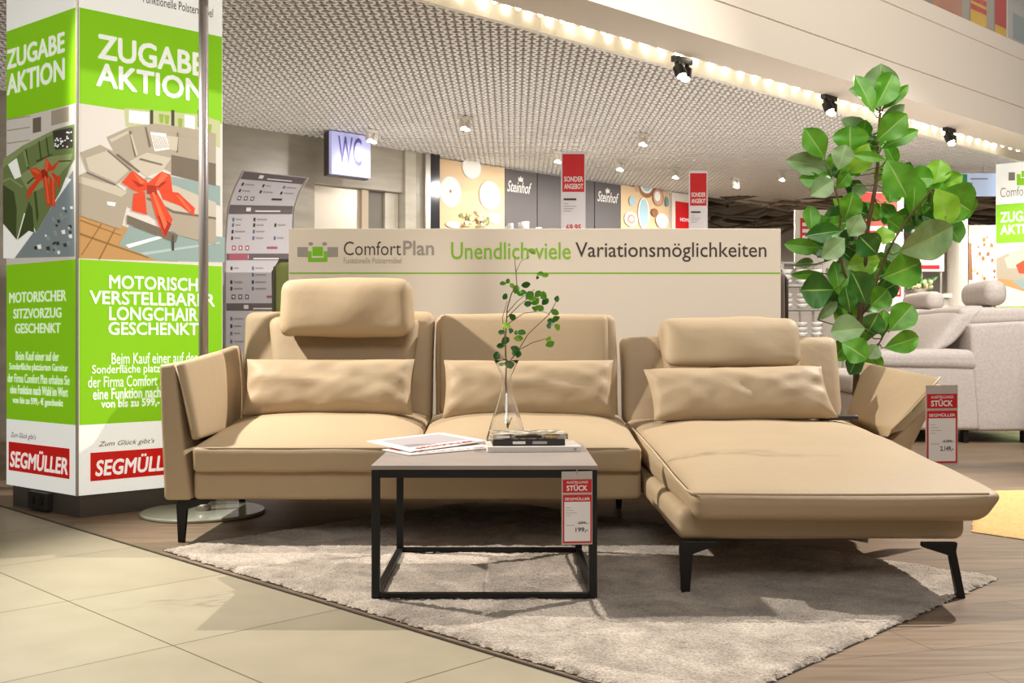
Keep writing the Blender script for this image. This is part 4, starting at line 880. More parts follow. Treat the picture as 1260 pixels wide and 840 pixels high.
# store directory, slightly curved freestanding panel
DY = 6.9
t = thing('store_directory', 'curved grey and white directory board of small print between column and cream board', 'board', at(322, 420, DY) * V((1, 1, 0)) if False else V((at(322, 420, DY).x, DY, 0)))
prof = [(205, 289, 371), (230, 284.5, 365), (256, 280.5, 361.5), (300, 277.5, 359.5), (350, 277, 359.5), (440, 277, 359.5), (520, 277, 359.5), (553, 277, 359.5)]
def drow(v):
    for i in range(len(prof) - 1):
        v0, l0, r0 = prof[i]; v1, l1, r1 = prof[i + 1]
        if v0 <= v <= v1: f = (v - v0) / (v1 - v0); return l0 + (l1 - l0) * f, r0 + (r1 - r0) * f
def dpt(fu, v, d=0.0):
    l, r = drow(v); lean = 0.25 * max(0, (260 - v) / 60) ** 1.5
    p = at(l + (r - l) * fu, v + 9 * (fu - 0.2) * max(0, (262 - v) / 57), DY)
    return p + V((0, lean - d, 0))
dv = [205, 212, 220, 230, 243, 256, 275, 300, 350, 440, 553 - 0.01]
m_ = MB(); vs = []; fs = []
for v in dv: vs += [dpt(0, v), dpt(1, v), dpt(1, v, -0.03), dpt(0, v, -0.03)]
for i in range(len(dv) - 1):
    for j in range(4): fs.append((4 * i + j, 4 * i + 4 + j, 4 * i + 4 + (j + 1) % 4, 4 * i + (j + 1) % 4))
fs += [(0, 1, 2, 3), (4 * len(dv) - 1, 4 * len(dv) - 2, 4 * len(dv) - 3, 4 * len(dv) - 4)]
m_.add(vs, fs); m_.build('panel', mat('directory_white', (208, 202, 206), 0.3), t)
m_ = MB(); dgrey = mat('directory_grey', (110, 98, 100), 0.4)
def dquad(f0, f1, v0, v1, mm, d=0.002):
    k = 4
    for i in range(k):
        a_, b_ = v0 + (v1 - v0) * i / k, v0 + (v1 - v0) * (i + 1) / k
        m_.add([dpt(f0, b_, d), dpt(f1, b_, d), dpt(f1, a_, d), dpt(f0, a_, d)], [(0, 1, 2, 3)], mm)
for v0, v1 in ((206, 217), (252, 263), (312, 320), (373, 382)): dquad(0.02, 0.98, v0, v1, dgrey); dquad(0.42, 0.8, (v0 + v1) / 2 + 1.2, (v0 + v1) / 2 + 3, paper, 0.003); dquad(0.28, 0.35, (v0 + v1) / 2 - 2.5, (v0 + v1) / 2 + 2.5, paper, 0.003)
blue_d = mat('directory_blue', (96, 120, 150), 0.4); roseq = mat('directory_rose', (178, 96, 110), 0.4)
rd = random.Random(4)
for vb in (224, 233, 270, 277, 285, 293, 330, 338, 347, 355, 392, 401, 410, 420):
    for f in (0.08, 0.4, 0.72):
        if rd.random() < 0.88:
            dquad(f, f + 0.03, vb - 2.2, vb + 2.2, rd.choice([ink_dark, blue_d, ink_dark]), 0.003); dquad(f + 0.05, f + rd.uniform(0.12, 0.22), vb - 0.9, vb + 0.7, ink_grey, 0.003)
for v in (243, 305, 365):
    for f in (0.1, 0.2, 0.3): dquad(f, f + 0.055, v - 2.8, v + 2.8, dgrey if v != 305 else roseq, 0.003); dquad(f + 0.014, f + 0.041, v - 1.4, v + 1.4, paper, 0.004)
    dquad(0.62, 0.78, v - 1.5, v + 1.2, ink_dark if v == 243 else roseq, 0.003)
dquad(0.06, 0.34, 312, 320, roseq, 0.004); m_.build('print', None, t)
m_ = MB(); m_.tube([dpt(0, v, 0.002) for v in dv], 0.006, n=6); m_.tube([dpt(1, v, 0.002) for v in dv], 0.006, n=6); m_.build('edge_profile', alu, t)

# banners behind the board
def banner(lb, u0, u1, vt, vr, Y, lines_, price=None):
    a = at(u0, vt, Y); b_ = at(u1, vt, Y); X0, X1 = a.x, b_.x; Fr = Frame((X0, Y, 0), (1, 0.0, 0)); W = X1 - X0
    t_ = thing('sale_banner', lb, 'banner', ((X0 + X1) / 2, Y, 0))
    m_ = MB(); Fr.slab(m_, 0, W, 0.75, a.z, -0.02, 0); m_.build('panel', mat('banner_white', (222, 216, 220), 0.5), t_)
    m_ = MB(); Fr.slab(m_, W * 0.45, W * 0.55, 0.03, 0.75, -0.018, -0.002); m_.build('post', alu, t_)
    m_ = MB(); m_.lathe([(0, 0), (0.2, 0), (0.2, 0.02), (0.03, 0.03), (0, 0.03)], ((X0 + X1) / 2, Y - 0.01, 0)); m_.build('base', alu, t_)
    zr = at(u0, vr, Y).z; m_ = MB(); Fr.rect(m_, 0.05 * W, 0.95 * W, zr, a.z - 0.02, 0.001); m_.build('red_field', sign_red, t_)
    m_ = MB(); h = a.z - zr
    Fr.text(m_, 'SONDER', 0.12 * W, 0.9 * W, zr + 0.25 * h, zr + 0.38 * h, 0.002, paper, 0.03); Fr.text(m_, 'ANGEBOT', 0.12 * W, 0.9 * W, zr + 0.07 * h, zr + 0.20 * h, 0.002, paper, 0.03)
    z_ = zr - 0.16 * h; Fr.rect(m_, 0.1 * W, 0.62 * W, z_ - 0.05 * h, z_, 0.002, ink_dark)
    for k in range(4): Fr.rect(m_, 0.1 * W, (0.3 + 0.22 * ((k * 7) % 4) / 2) * W, z_ - (0.14 + 0.06 * k) * h, z_ - (0.125 + 0.06 * k) * h, 0.002, ink_grey)
    if price: Fr.text(m_, price, 0.2 * W, 0.82 * W, zr - 0.98 * h, zr - 0.80 * h, 0.002, sign_red, 0.03)
    m_.build('lettering', None, t_)
banner('larger red and white sale banner in front of the dark wall panels', 690.5, 720.5, 186, 236, 7.5, 2, '69,95')
banner('smaller red and white sale banner at the right end of the back wall', 848, 870.5, 210, 253, 8.6, 2)

# crockery shelf behind the board
SHZ = 1.255; SHB = 2.75
fs0 = bp(2.05, SHB, 0)
FSh = Frame(fs0, D1)
t = thing('display_shelf', 'white crockery shelf behind the cream board, only its top edge in sight', 'shelf', bp(2.9, SHB, 0))
b0_ = FSh.loc(640, 281)[1]; sa0, sa1 = FSh.loc(560, 281)[0], FSh.loc(800, 281)[0]; SHZ = b0_ - 0.05
m_ = MB(); FSh.slab(m_, sa0, sa1, SHZ - 0.03, SHZ, -0.4, 0); m_.build('top_shelf', white_paint, t)
m_ = MB(); FSh.slab(m_, sa0, sa1, 0.5, 0.53, -0.4, 0); m_.build('lower_shelf', white_paint, t)
for a_ in (sa0, (sa0 + sa1) / 2, sa1 - 0.03): m_ = MB(); FSh.slab(m_, a_, a_ + 0.03, 0, SHZ - 0.031, -0.4, 0); m_.build('side_panel', white_paint, t)
clear_g = mat('tumbler_glass', (206, 206, 204), 0.1, alpha=0.65)
def on_shelf(u, d): a_ = FSh.loc(u, 281)[0]; q = FSh.p(a_, SHZ, -d); return q
for k, (u, d, h_, r_) in enumerate(((637, 0.1, 0.10, 0.03), (643, 0.2, 0.09, 0.03), (653, 0.1, 0.12, 0.035), (660, 0.15, 0.14, 0.04), (665, 0.25, 0.14, 0.04), (672, 0.1, 0.09, 0.03))):
    q = on_shelf(u, d); m_ = MB(); m_.lathe([(0, 0.0), (r_ * 0.85, 0.0), (r_, h_), (r_ - 0.004, h_), (r_ * 0.85 - 0.004, 0.008), (0, 0.008)], q, n=20)
    tag(m_.build('tumbler', clear_g, None, loc=q, smooth=True), 'clear glass tumbler on the shelf in front of the dark wall panel', 'glass', 'tumblers on the crockery shelf')
for u, d, lb, c in ((746, 0.2, 'turquoise bowl standing behind the cream board, left of the two', (96, 166, 176)), (757, 0.1, 'turquoise bowl standing behind the cream board, right of the two', (110, 182, 194)), (726, 0.15, 'white stacked bowls just right of the tall red banner', (232, 228, 222))):
    q = on_shelf(u, d); m_ = MB(); R0 = 0.085 if c[0] < 200 else 0.06; H0 = 0.105 if c[0] < 200 else 0.08
    m_.lathe([(0, 0), (R0 * 0.5, 0), (R0 * 0.85, H0 * 0.45), (R0, H0), (R0 - 0.005, H0), (R0 * 0.8, H0 * 0.5), (0, 0.012)], q, n=28); tag(m_.build('bowl', mat('glaze_%d' % c[0], c, 0.2), None, loc=q, smooth=True), lb, 'bowl')

# ------------------------------------------------------------------ chairs half hidden by the board
def high_chair(lb, x, y, w_, top, fab, rim, rot=0):
    t_ = thing('lounge_chair', lb, 'chair', (x, y, 0)); x0, x1 = x - w_ / 2, x + w_ / 2
    m_ = MB(); soft_box(m_, [(x0 + .03, y - 0.06, 0.45), (x0, y + 0.06, top), (x0 + .03, y + 0.02, 0.45), (x0, y + 0.14, top), (x1 - .03, y - 0.06, 0.45), (x1, y + 0.06, top), (x1 - .03, y + 0.02, 0.45), (x1, y + 0.14, top)], 0.035, n=(8, 3, 10)); m_.build('backrest', fab, t_, smooth=True)
    m_ = MB(); m_.tube([(x0 + 0.02, y + 0.0, 0.5), (x0 - 0.004, y + 0.08, top - 0.05), (x0 + 0.02, y + 0.10, top + 0.004), (x1 - 0.02, y + 0.10, top + 0.004), (x1 + 0.004, y + 0.08, top - 0.05), (x1 - 0.02, y, 0.5)], 0.012, n=8); m_.build('frame', rim, t_, smooth=True)
    m_ = MB(); soft_box(m_, P8(x0 + .03, x1 - .03, y - 0.02 + 0.06, y + 0.48, 0.40, 0.50), 0.03, n=(6, 6, 3)); m_.build('seat', fab, t_, smooth=True)
    for sx in (x0 + 0.05, x1 - 0.05):
        for sy in (y + 0.07, y + 0.44): m_ = MB(); m_.tube([(sx, sy, 0), (sx, sy, 0.41)], 0.014, n=8); m_.build('leg', rim, t_)
high_chair('olive green high-backed chair peeking out left of the cream board', at(334, 400, 5.35).x + 0.24, 5.30, 0.46, 1.11, mat('olive_fabric', (118, 124, 66), 0.8), mat('dark_rim', (64, 58, 40), 0.5))
high_chair('dark brown high-backed chair peeking out right of the cream board', at(971, 400, 5.4).x - 0.24, 5.35, 0.46, 1.07, mat('brown_fabric', (84, 66, 52), 0.8), mat('brown_rim', (66, 50, 40), 0.5))

# ------------------------------------------------------------------ the fig tree
TY = 5.05
tr = thing('fiddle_leaf_fig', 'tall fiddle-leaf fig tree with big green leaves behind the right sofa arm', 'plant', (at(1052, 460, TY).x, TY, 0))
ft = lambda x, y, d=0.0: at(920 + x / 2.1, 60 + y / 2.1, TY + d)
pc = V((at(1052, 460, TY).x, TY, 0))
mb = MB(); mb.lathe([(0, 0), (0.12, 0), (0.155, 0.30), (0.16, 0.33), (0.145, 0.33), (0.14, 0.29), (0, 0.29)], pc, n=32); mb.build('pot', mat('pot_anthracite', (70, 62, 56), 0.6), tr, smooth=True)
mb = MB(); mb.lathe([(0, 0.3), (0.138, 0.292)], pc, n=24); mb.build('soil', mat('soil', (62, 46, 34), 0.95, bump=(60, 0.6, 0.01)), tr)
tw = [pc + V((0, 0, 0.29)), ft(283, 800), ft(290, 700), ft(300, 600), ft(308, 480), ft(322, 400), ft(335, 320), ft(337, 250), ft(342, 165)]
def spl(pts, k=5):
    Q = []
    for i in range(len(pts) - 1):
        p0, p1, p2, p3 = pts[max(i - 1, 0)], pts[i], pts[i + 1], pts[min(i + 2, len(pts) - 1)]
        for s_ in range(k):
            t_ = s_ / k; Q.append(0.5 * ((2 * p1) + (p2 - p0) * t_ + (2 * p0 - 5 * p1 + 4 * p2 - p3) * t_ ** 2 + (3 * p1 - p0 - 3 * p2 + p3) * t_ ** 3))
    Q.append(pts[-1]); return Q
TW = spl(tw); mb = MB(); mb.tube(TW, [0.017 - 0.012 * i / len(TW) for i in range(len(TW))], n=10); mb.build('trunk', bark, tr, smooth=True)
t2 = spl([ft(292, 690), ft(325, 640, -.05), ft(335, 590, -.06), ft(370, 510, -.08), ft(420, 430, -.08), ft(480, 360, -.05)]); t3 = spl([ft(300, 640), ft(255, 590, -.08), ft(235, 500, -.1), ft(240, 420, -.1), ft(215, 330, -.08)])
t4 = spl([pc + V((0.03, 0, 0.29)), ft(310, 790, -.06), ft(340, 760, -.1), ft(370, 700, -.12)])
for q, r_ in ((t2, 0.008), (t3, 0.008), (t4, 0.006)): mb = MB(); mb.tube(q, [r_ * (1 - 0.6 * i / len(q)) for i in range(len(q))], n=8); mb.build('limb', bark, tr, smooth=True)
NODES = TW[6:] + t2 + t3 + t4
G, Lt, Pl, Dk = leaf_g, leaf_l, leaf_p, leaf_d
LV = [((340, 150), (345, 38), 75, Pl, .06), ((330, 152), (376, 62), 58, G, -.05), ((325, 165), (275, 68), 42, G, -.08), ((318, 122), (260, 106), 26, Pl, .05), ((350, 155), (416, 93), 24, G, 0), ((333, 238), (412, 168), 56, G, -.1), ((340, 190), (406, 144), 28, Pl, .08), ((345, 258), (442, 210), 32, G, -.05), ((325, 235), (242, 182), 44, Pl, .06),
 ((198, 282), (146, 205), 54, G, -.1), ((265, 268), (264, 198), 74, G, .02), ((212, 308), (98, 288), 48, Pl, -.05), ((234, 312), (254, 248), 46, Pl, -.12), ((358, 288), (272, 274), 22, G, -.12), ((312, 245), (268, 322), 52, Lt, -.05), ((196, 346), (132, 334), 32, G, -.08), ((222, 338), (162, 380), 46, Pl, -.1), ((360, 288), (412, 384), 74, G, -.12), ((352, 248), (382, 300), 38, G, .05), ((425, 432), (432, 325), 50, G, .0), ((482, 355), (498, 286), 52, Lt, .04), ((500, 352), (556, 326), 40, Lt, .06), ((492, 372), (578, 420), 92, G, -.06), ((486, 362), (524, 455), 66, Lt, -.1), ((392, 525), (530, 458), 84, Pl, -.16), ((505, 440), (548, 502), 54, G, .04),
 ((250, 442), (272, 368), 52, G, -.12), ((166, 472), (160, 404), 37, G, -.1), ((244, 470), (148, 484), 42, Dk, -.1), ((272, 448), (202, 458), 32, G, -.05), ((292, 428), (262, 484), 44, Pl, -.12), ((192, 515), (94, 505), 34, G, -.05), ((242, 528), (158, 503), 50, Dk, -.02), ((250, 490), (190, 542), 44, Pl, -.14), ((334, 530), (286, 482), 60, Dk, -.1), ((350, 458), (350, 506), 44, Lt, -.1), ((350, 592), (448, 552), 76, G, -.14), ((342, 542), (258, 562), 56, Lt, .02), ((222, 622), (136, 624), 76, Dk, -.12), ((240, 640), (222, 548), 46, G, -.08), ((304, 655), (268, 575), 64, Dk, -.14), ((266, 682), (252, 612), 38, Dk, -.16), ((192, 580), (110, 584), 20, G, -.02), ((318, 664), (362, 622), 54, G, -.08), ((346, 742), (352, 674), 37, G, -.1), ((368, 728), (426, 662), 58, G, -.14), ((354, 772), (442, 744), 48, G, -.14), ((302, 722), (214, 732), 64, Pl, -.16), ((308, 735), (338, 682), 48, Dk, -.12), ((244, 760), (308, 802), 58, G, -.2), ((334, 765), (312, 800), 34, Pl, -.14), ((262, 745), (222, 806), 46, G, -.1), ((285, 785), (262, 842), 44, Dk, -.1), ((300, 780), (345, 832), 40, G, -.08), ((180, 700), (232, 652), 24, Pl, -.02), ((238, 722), (240, 658), 30, Lt, .0),
 ((230, 360), (262, 318), 34, G, .0), ((270, 388), (300, 350), 30, Pl, .05), ((400, 470), (360, 440), 40, G, .0), ((440, 470), (420, 400), 40, Dk, .04), ((390, 560), (360, 500), 40, Pl, -.05), ((300, 440), (252, 450), 34, Dk, .04), ((212, 480), (180, 540), 38, G, .06), ((272, 560), (225, 575), 34, Pl, .02), ((300, 700), (262, 680), 30, Lt, .06), ((345, 400), (380, 440), 32, G, .05), ((215, 310), (228, 262), 30, G, .04), ((250, 345), (290, 372), 40, Dk, .06), ((470, 420), (450, 350), 46, G, .06), ((395, 330), (420, 292), 34, Dk, .06), ((120, 560), (170, 548), 22, Pl, .05), ((450, 430), (500, 452), 44, Dk, .02), ((330, 345), (352, 300), 28, Lt, .05), ((470, 395), (505, 345), 44, G, .0), ((268, 500), (300, 520), 34, G, .05), ((520, 400), (560, 360), 48, G, .02), ((335, 225), (300, 262), 30, Dk, .06), ((330, 620), (300, 570), 42, Lt, .08)]
rl = random.Random(11); rib_m = mat('leaf_rib', (150, 186, 96), 0.5)
for (x, y), k_ in (((340, 120), 3), ((290, 250), 5), ((380, 330), 5), ((480, 380), 7), ((430, 450), 6), ((250, 430), 6), ((200, 490), 5), ((270, 520), 5), ((250, 620), 5), ((310, 560), 5), ((290, 690), 5), ((330, 420), 4), ((250, 300), 4), ((345, 640), 3), ((520, 400), 4), ((290, 760), 3)):
    for q_ in range(k_):
        an = rl.uniform(0, 6.283); L_0 = rl.uniform(45, 80); bx, by = x + rl.uniform(-28, 28), y + rl.uniform(-28, 28)
        LV.append(((bx, by), (bx + L_0 * math.cos(an), by + L_0 * math.sin(an) * 0.9), rl.uniform(30, 54), rl.choice([G, G, G, Dk, Dk, Lt, Pl]), rl.uniform(0.0, 0.16)))
mb = MB(); pet = MB()
for i, (b_, tp, wd, m_, dd) in enumerate(LV):
    B = ft(*b_, dd); T = ft(*tp, dd + rl.uniform(-.05, .05)); sc = TY / (F * 2.1)
    leaf(mb, B, T, wd * sc * 1.22, m_, curl=rl.uniform(0.1, 0.3), twist=rl.uniform(-0.3, 0.3), shape=1.15, n=10, rib=rib_m)
    nd = min(NODES, key=lambda q: (q - B).length); mid = (nd + B) / 2 + V((0, 0, -0.012))
    pet.tube([nd, mid, B], 0.003, n=5)
mb.build('foliage', None, tr, smooth=True); pet.build('leaf_stalks', mat('stalk_green', (96, 116, 52), 0.6), tr, smooth=True)

# ------------------------------------------------------------------ grey armchair / sofa on the right
GY = 7.35; s7 = GY / F
def gx(u): return (u - U0) * s7
def gz(v): return CAMZ - (v - V0) * s7
gs = thing('grey_sofa', 'light grey fabric sofa with headrests and dark feet on the wooden floor at the right', 'sofa', (gx(1190), GY + 0.8, 0))
def gbox(name, P, r=0.03, bl=None, wob=0.004, n=(10, 10, 8)):
    m_ = MB(); soft_box(m_, P, r, bl or {}, n=n, wob=wob); return m_.build(name, grey_fabric, gs, smooth=True)
gbox('arm', P8(gx(1072), gx(1206), GY, GY + 0.22, 0.09, gz(448)), 0.03)
gbox('arm_pad', [(gx(1070), GY - 0.02, gz(452)), (gx(1070), GY - 0.02, gz(432)), (gx(1070), GY + 0.26, gz(452)), (gx(1070), GY + 0.26, gz(432)), (gx(1206), GY - 0.02, gz(456)), (gx(1200), GY - 0.02, gz(430)), (gx(1206), GY + 0.26, gz(456)), (gx(1200), GY + 0.26, gz(430))], 0.05, {'top': 0.01})
gbox('back_panel', [(gx(1203), GY - 0.01, 0.085), (gx(1192), GY - 0.01, gz(398)), (gx(1203), GY + 1.9, 0.085), (gx(1192), GY + 1.9, gz(398)), (gx(1290), GY - 0.01, 0.085), (gx(1310), GY - 0.01, gz(393)), (gx(1290), GY + 1.9, 0.085), (gx(1310), GY + 1.9, gz(393))], 0.025)
gbox('base', P8(gx(1066), gx(1204), GY + 0.22, GY + 1.9, 0.09, 0.33), 0.03)
gbox('seat_cushion', P8(gx(1062), gx(1170), GY + 0.24, GY + 1.02, 0.33, 0.46), 0.04, {'top': 0.02}); gbox('seat_cushion', P8(gx(1062), gx(1170), GY + 1.04, GY + 1.88, 0.33, 0.46), 0.04, {'top': 0.02})
def gback(y0, y1):
    gbox('back_cushion', [(gx(1142), y0, gz(442)), (gx(1188), y0, gz(380)), (gx(1142), y1, gz(442)), (gx(1188), y1, gz(380)), (gx(1178), y0, gz(425)), (gx(1225), y0, gz(374)), (gx(1178), y1, gz(425)), (gx(1225), y1, gz(374))], 0.07, {'top': 0.02, 'left': 0.03}, n=(10, 12, 10))
    gbox('back_cushion', [(gx(1186), y0 + .004, gz(400)), (gx(1186), y0 + .004, gz(378)), (gx(1186), y1 - .004, gz(400)), (gx(1186), y1 - .004, gz(378)), (gx(1300), y0 + .004, gz(395)), (gx(1300), y0 + .004, gz(378)), (gx(1300), y1 - .004, gz(395)), (gx(1300), y1 - .004, gz(378))], 0.04, {'top': 0.015})
gback(GY + 0.06, GY + 1.0); gback(GY + 1.03, GY + 1.86)
gbox('headrest', P8(3.325, 3.485, GY + 0.10, GY + 0.58, 0.955, 1.13), 0.07, {'top': 0.01}, n=(8, 12, 8))
gbox('headrest', P8(3.30, 3.45, GY + 1.10, GY + 1.70, 0.955, 1.095), 0.06, {'top': 0.01}, n=(8, 12, 8))
for x, y in ((1188, 0.03), (1262, 0.03), (1085, 0.1), (1188, 1.8)):
    m_ = MB(); m_.box(gx(x), gx(x) + 0.035, GY + y, GY + y + 0.06, 0, 0.095); bevel(m_.build('foot', black_steel, gs), 0.003)
a2 = thing('grey_armchair', 'edge of a second light grey upholstered seat cut off at the right picture edge', 'armchair', (3.75, 6.5, 0))
def abox(name, P, r=0.04): m_ = MB(); soft_box(m_, P, r, {'top': 0.01}, n=(8, 8, 8), wob=0.004); m_.build(name, grey_fabric, a2, smooth=True)
ax0 = 3.37
abox('arm', P8(ax0, ax0 + 0.2, 6.1, 6.9, 0.09, 0.42)); abox('seat', P8(ax0 + 0.205, ax0 + 0.8, 6.1, 6.9, 0.09, 0.40)); abox('backrest', P8(ax0 + 0.205, ax0 + 0.8, 6.905, 7.1, 0.09, 0.8))
for x in (ax0 + 0.04, ax0 + 0.72):
    for y in (6.14, 6.82): m_ = MB(); m_.box(x, x + 0.04, y, y + 0.04, 0, 0.095); m_.build('foot', black_steel, a2)

# ------------------------------------------------------------------ far hall on the right
mb = MB(); mb.box(-4, 16, 17.0, 17.15, 0, 3.2); struct(mb.build('wall_far', mat('far_wall', (226, 216, 204), 0.7)))
mb = MB()
mb.add([bp(CE + 0.04, -0.55, 2.85), bp(CE + 14, -0.55, 2.85), bp(CE + 14, 12, 2.85), bp(CE + 0.04, 12, 2.85)], [(0, 1, 2, 3)]); mb.add([bp(5.5, WALL_B + 0.2, 2.85), bp(CE + 0.04, WALL_B + 0.2, 2.85), bp(CE + 0.04, 12, 2.85), bp(5.5, 12, 2.85)], [(0, 1, 2, 3)])
struct(mb.build('ceiling_open', dark_void))
mb = MB(); rd = random.Random(9); duct = mat('duct_grey', (150, 136, 118), 0.6); duct_d = mat('duct_brown', (92, 80, 68), 0.6)
for i in range(46):
    y = rd.uniform(12.8, 16.6); z = rd.uniform(2.38, 2.78); x0 = rd.uniform(2.2, 7.5); Ln = rd.uniform(1.5, 5); ph = rd.uniform(0, 6)
    pts = [(x0 + Ln * k / 14, y + 0.15 * math.sin(k * 0.8 + ph), z + 0.06 * math.sin(k * 0.9 + ph) + 0.02 * math.sin(k * 2.2)) for k in range(15)]
    mb.tube(pts, rd.uniform(0.012, 0.035), rd.choice([duct, duct, duct_d]), n=6)
for i in range(9):
    pts = [bp(CE + 0.4 + i * 0.5, -0.4 + k * 1.0, 2.55 + 0.1 * math.sin(k * 1.3 + i)) for k in range(8)]; mb.tube(pts, 0.02, duct, n=6)
struct(mb.build('ceiling_ducts'))
for x, y in ((4.6, 14.6), (6.4, 13.0), (5.4, 11.2), (4.0, 9.2), (2.4, 11.2)):
    lamp('far_hall_fill', 'SPOT', (x, y, 2.38), 150, (1, 0.95, 0.88), target=(x, y + 0.5, 0), spot_size=math.radians(150), spot_blend=0.6, shadow_soft_size=0.15)  # fill spots added to brighten the far hall, without fixtures
mb = MB(); c = at(1178, 300, 11.6); mb.lathe([(0.105, 0), (0.105, 2.84)], (c.x, 11.6, 0), n=24); struct(mb.build('trim_6', white_paint))
def board_at(name, u0, u1, vt, vb, Y, m, lb, cat, legs=True, th_=0.03, hang=None):
    a = at(u0, vb, Y); b_ = at(u1, vt, Y); t_ = thing(name, lb, cat, ((a.x + b_.x) / 2, Y, 0 if legs else a.z)); Fr = Frame((a.x, Y, a.z), (1, 0, 0)); W, H = b_.x - a.x, b_.z - a.z
    m_ = MB(); Fr.slab(m_, 0, W, 0, H, -th_, 0); m_.build('panel', m, t_)
    if legs:
        for f in (0.1, 0.9): m_ = MB(); m_.tube([(a.x + f * W, Y + 0.02, 0), (a.x + f * W, Y + 0.02, a.z + 0.02)], 0.012, n=8); m_.build('leg', alu, t_)
    if hang:
        for f in (0.15, 0.85): m_ = MB(); m_.tube([(a.x + f * W, Y + 0.01, b_.z), (a.x + f * W, Y + 0.01, hang)], 0.004, n=6); m_.build('wire', alu, t_)
    return t_, Fr, W, H
t, Fr, W, H = board_at('promotion_board', 978, 1044, 258, 330, 11.0, white_paint, 'white board with a small red field behind the left leaves of the fig tree', 'sign')
m_ = MB(); Fr.rect(m_, 0.10 * W, 0.42 * W, 0.42 * H, 0.86 * H, 0.001); m_.build('red_field', sign_red, t); m_ = MB(); 
for k in range(3): Fr.rect(m_, 0.14 * W, 0.38 * W, (0.5 + 0.11 * k) * H, (0.56 + 0.11 * k) * H, 0.002)
Fr.rect(m_, 0.6 * W, 0.7 * W, 0.72 * H, 0.8 * H, 0.002); m_.build('lettering', paper, t)
t, Fr, W, H = board_at('promotion_board', 1056, 1112, 236, 376, 9.9, mat('poster_white', (228, 222, 218), 0.6), 'white and red promotion board directly behind the middle of the fig tree', 'sign')
m_ = MB(); Fr.polyl(m_, [(0.02 * W, 0.70 * H), (0.86 * W, 0.70 * H), (0.86 * W, 0.98 * H), (0.06 * W, 1.0 * H)], 0.001); m_.build('red_field', mat('coral_red', (226, 70, 62), 0.6), t)
m_ = MB(); Fr.rect(m_, 0.1 * W, 0.8 * W, 0.60 * H, 0.66 * H, 0.001, sign_red); Fr.rect(m_, 0.66 * W, 0.94 * W, 0.08 * H, 0.17 * H, 0.001, sign_red); Fr.rect(m_, 0.7 * W, 0.9 * W, 0.10 * H, 0.15 * H, 0.002, paper); m_.build('lettering', None, t)
t, Fr, W, H = board_at('promotion_board', 1132, 1162, 303, 334, 10.2, mat('poster_grey', (204, 192, 186), 0.6), 'small grey board with red print above the bouquet at the far shelf', 'sign')
m_ = MB(); Fr.rect(m_, 0.2 * W, 0.5 * W, 0.68 * H, 0.84 * H, 0.001); Fr.rect(m_, 0.05 * W, 0.8 * W, 0.1 * H, 0.25 * H, 0.001); m_.build('lettering', sign_red, t)
t, Fr, W, H = board_at('hanging_sign', 1120, 1226, 213, 241, 10.6, mat('lightbox_blue', (190, 208, 240), 0.5, emit=0.35), 'pale blue lit sign hanging behind the upper right fig leaves', 'sign', legs=False, hang=2.44)
m_ = MB(); Fr.rect(m_, 0.58 * W, 0.66 * W, 0.28 * H, 0.95 * H, 0.002, mat('exit_green', (60, 160, 110), 0.5)); Fr.rect(m_, 0.69 * W, 0.70 * W, 0.35 * H, 0.6 * H, 0.002, mat('sign_blue', (60, 70, 150), 0.5)); Fr.rect(m_, 0.71 * W, 0.72 * W, 0.35 * H, 0.6 * H, 0.002, mat('sign_blue', (60, 70, 150), 0.5)); Fr.rect(m_, 0.7 * W, 0.9 * W, 0.72 * H, 0.78 * H, 0.002, ink_grey); m_.build('print', None, t)
t, Fr, W, H = board_at('flower_poster', 1192, 1226, 277, 352, 12.0, mat('poster_white2', (240, 236, 228), 0.6), 'bright poster with orange blossoms left of the far column', 'poster')
m_ = MB(); orng = mat('blossom_orange', (216, 110, 40), 0.6); ochre = mat('twig_ochre', (150, 104, 70), 0.6); wallb = mat('poster_sand', (214, 188, 150), 0.6)
Fr.rect(m_, 0, 0.5 * W, 0.84 * H, H, 0.0008, wallb)
for k in range(26):
    x, y = rd.uniform(0.05, 0.95), rd.uniform(0.12, 0.82); r_ = rd.uniform(0.015, 0.04); Fr.ell(m_, x * W, y * H, r_ * 1.6 * W, r_ * H, 0.001 + k * 0.0003, rd.choice([orng, orng, ochre, wallb]), n=9)
Fr.polyl(m_, [(0.0, 0.1 * H), (0.14 * W, 0.1 * H), (0.10 * W, 0.7 * H), (0, 0.72 * H)], 0.001, ochre); m_.build('printed_photo', None, t)
# counter with a bouquet
ck = at(1138, 361, 9.8); t = thing('counter', 'white counter carrying a bouquet behind the grey sofa', 'counter', (ck.x, 9.8, 0))
m_ = MB(); m_.box(ck.x - 0.11, ck.x + 0.22, 9.8, 10.15, 0, ck.z - 0.04); m_.build('body', white_paint, t); m_ = MB(); m_.box(ck.x - 0.12, ck.x + 0.24, 9.77, 10.17, ck.z - 0.0395, ck.z); m_.build('top', white_paint, t)
t = thing('bouquet', 'green and cream bouquet on the white counter left of the white pillar', 'flowers', (ck.x, 9.95, ck.z)); m_ = MB(); m_.lathe([(0, 0.0), (0.05, 0.0), (0.07, 0.05), (0.06, 0.055), (0, 0.02)], (ck.x, 9.95, ck.z), n=16); m_.build('bowl', alu, t)
m_ = MB(); crm = mat('petal_cream', (214, 206, 160), 0.7)
for k in range(60):
    an = rd.uniform(0, 6.28); r_ = rd.uniform(0.02, 0.17); B = V((ck.x, 9.95, ck.z + 0.05)); T = B + V((r_ * math.cos(an) * 1.1, r_ * math.sin(an) * 0.6, rd.uniform(0.0, 0.12)))
    leaf(m_, B.lerp(T, 0.5), T, 0.03, rd.choice([leaf_d, leaf_d, leaf_g, leaf_p]), n=4)
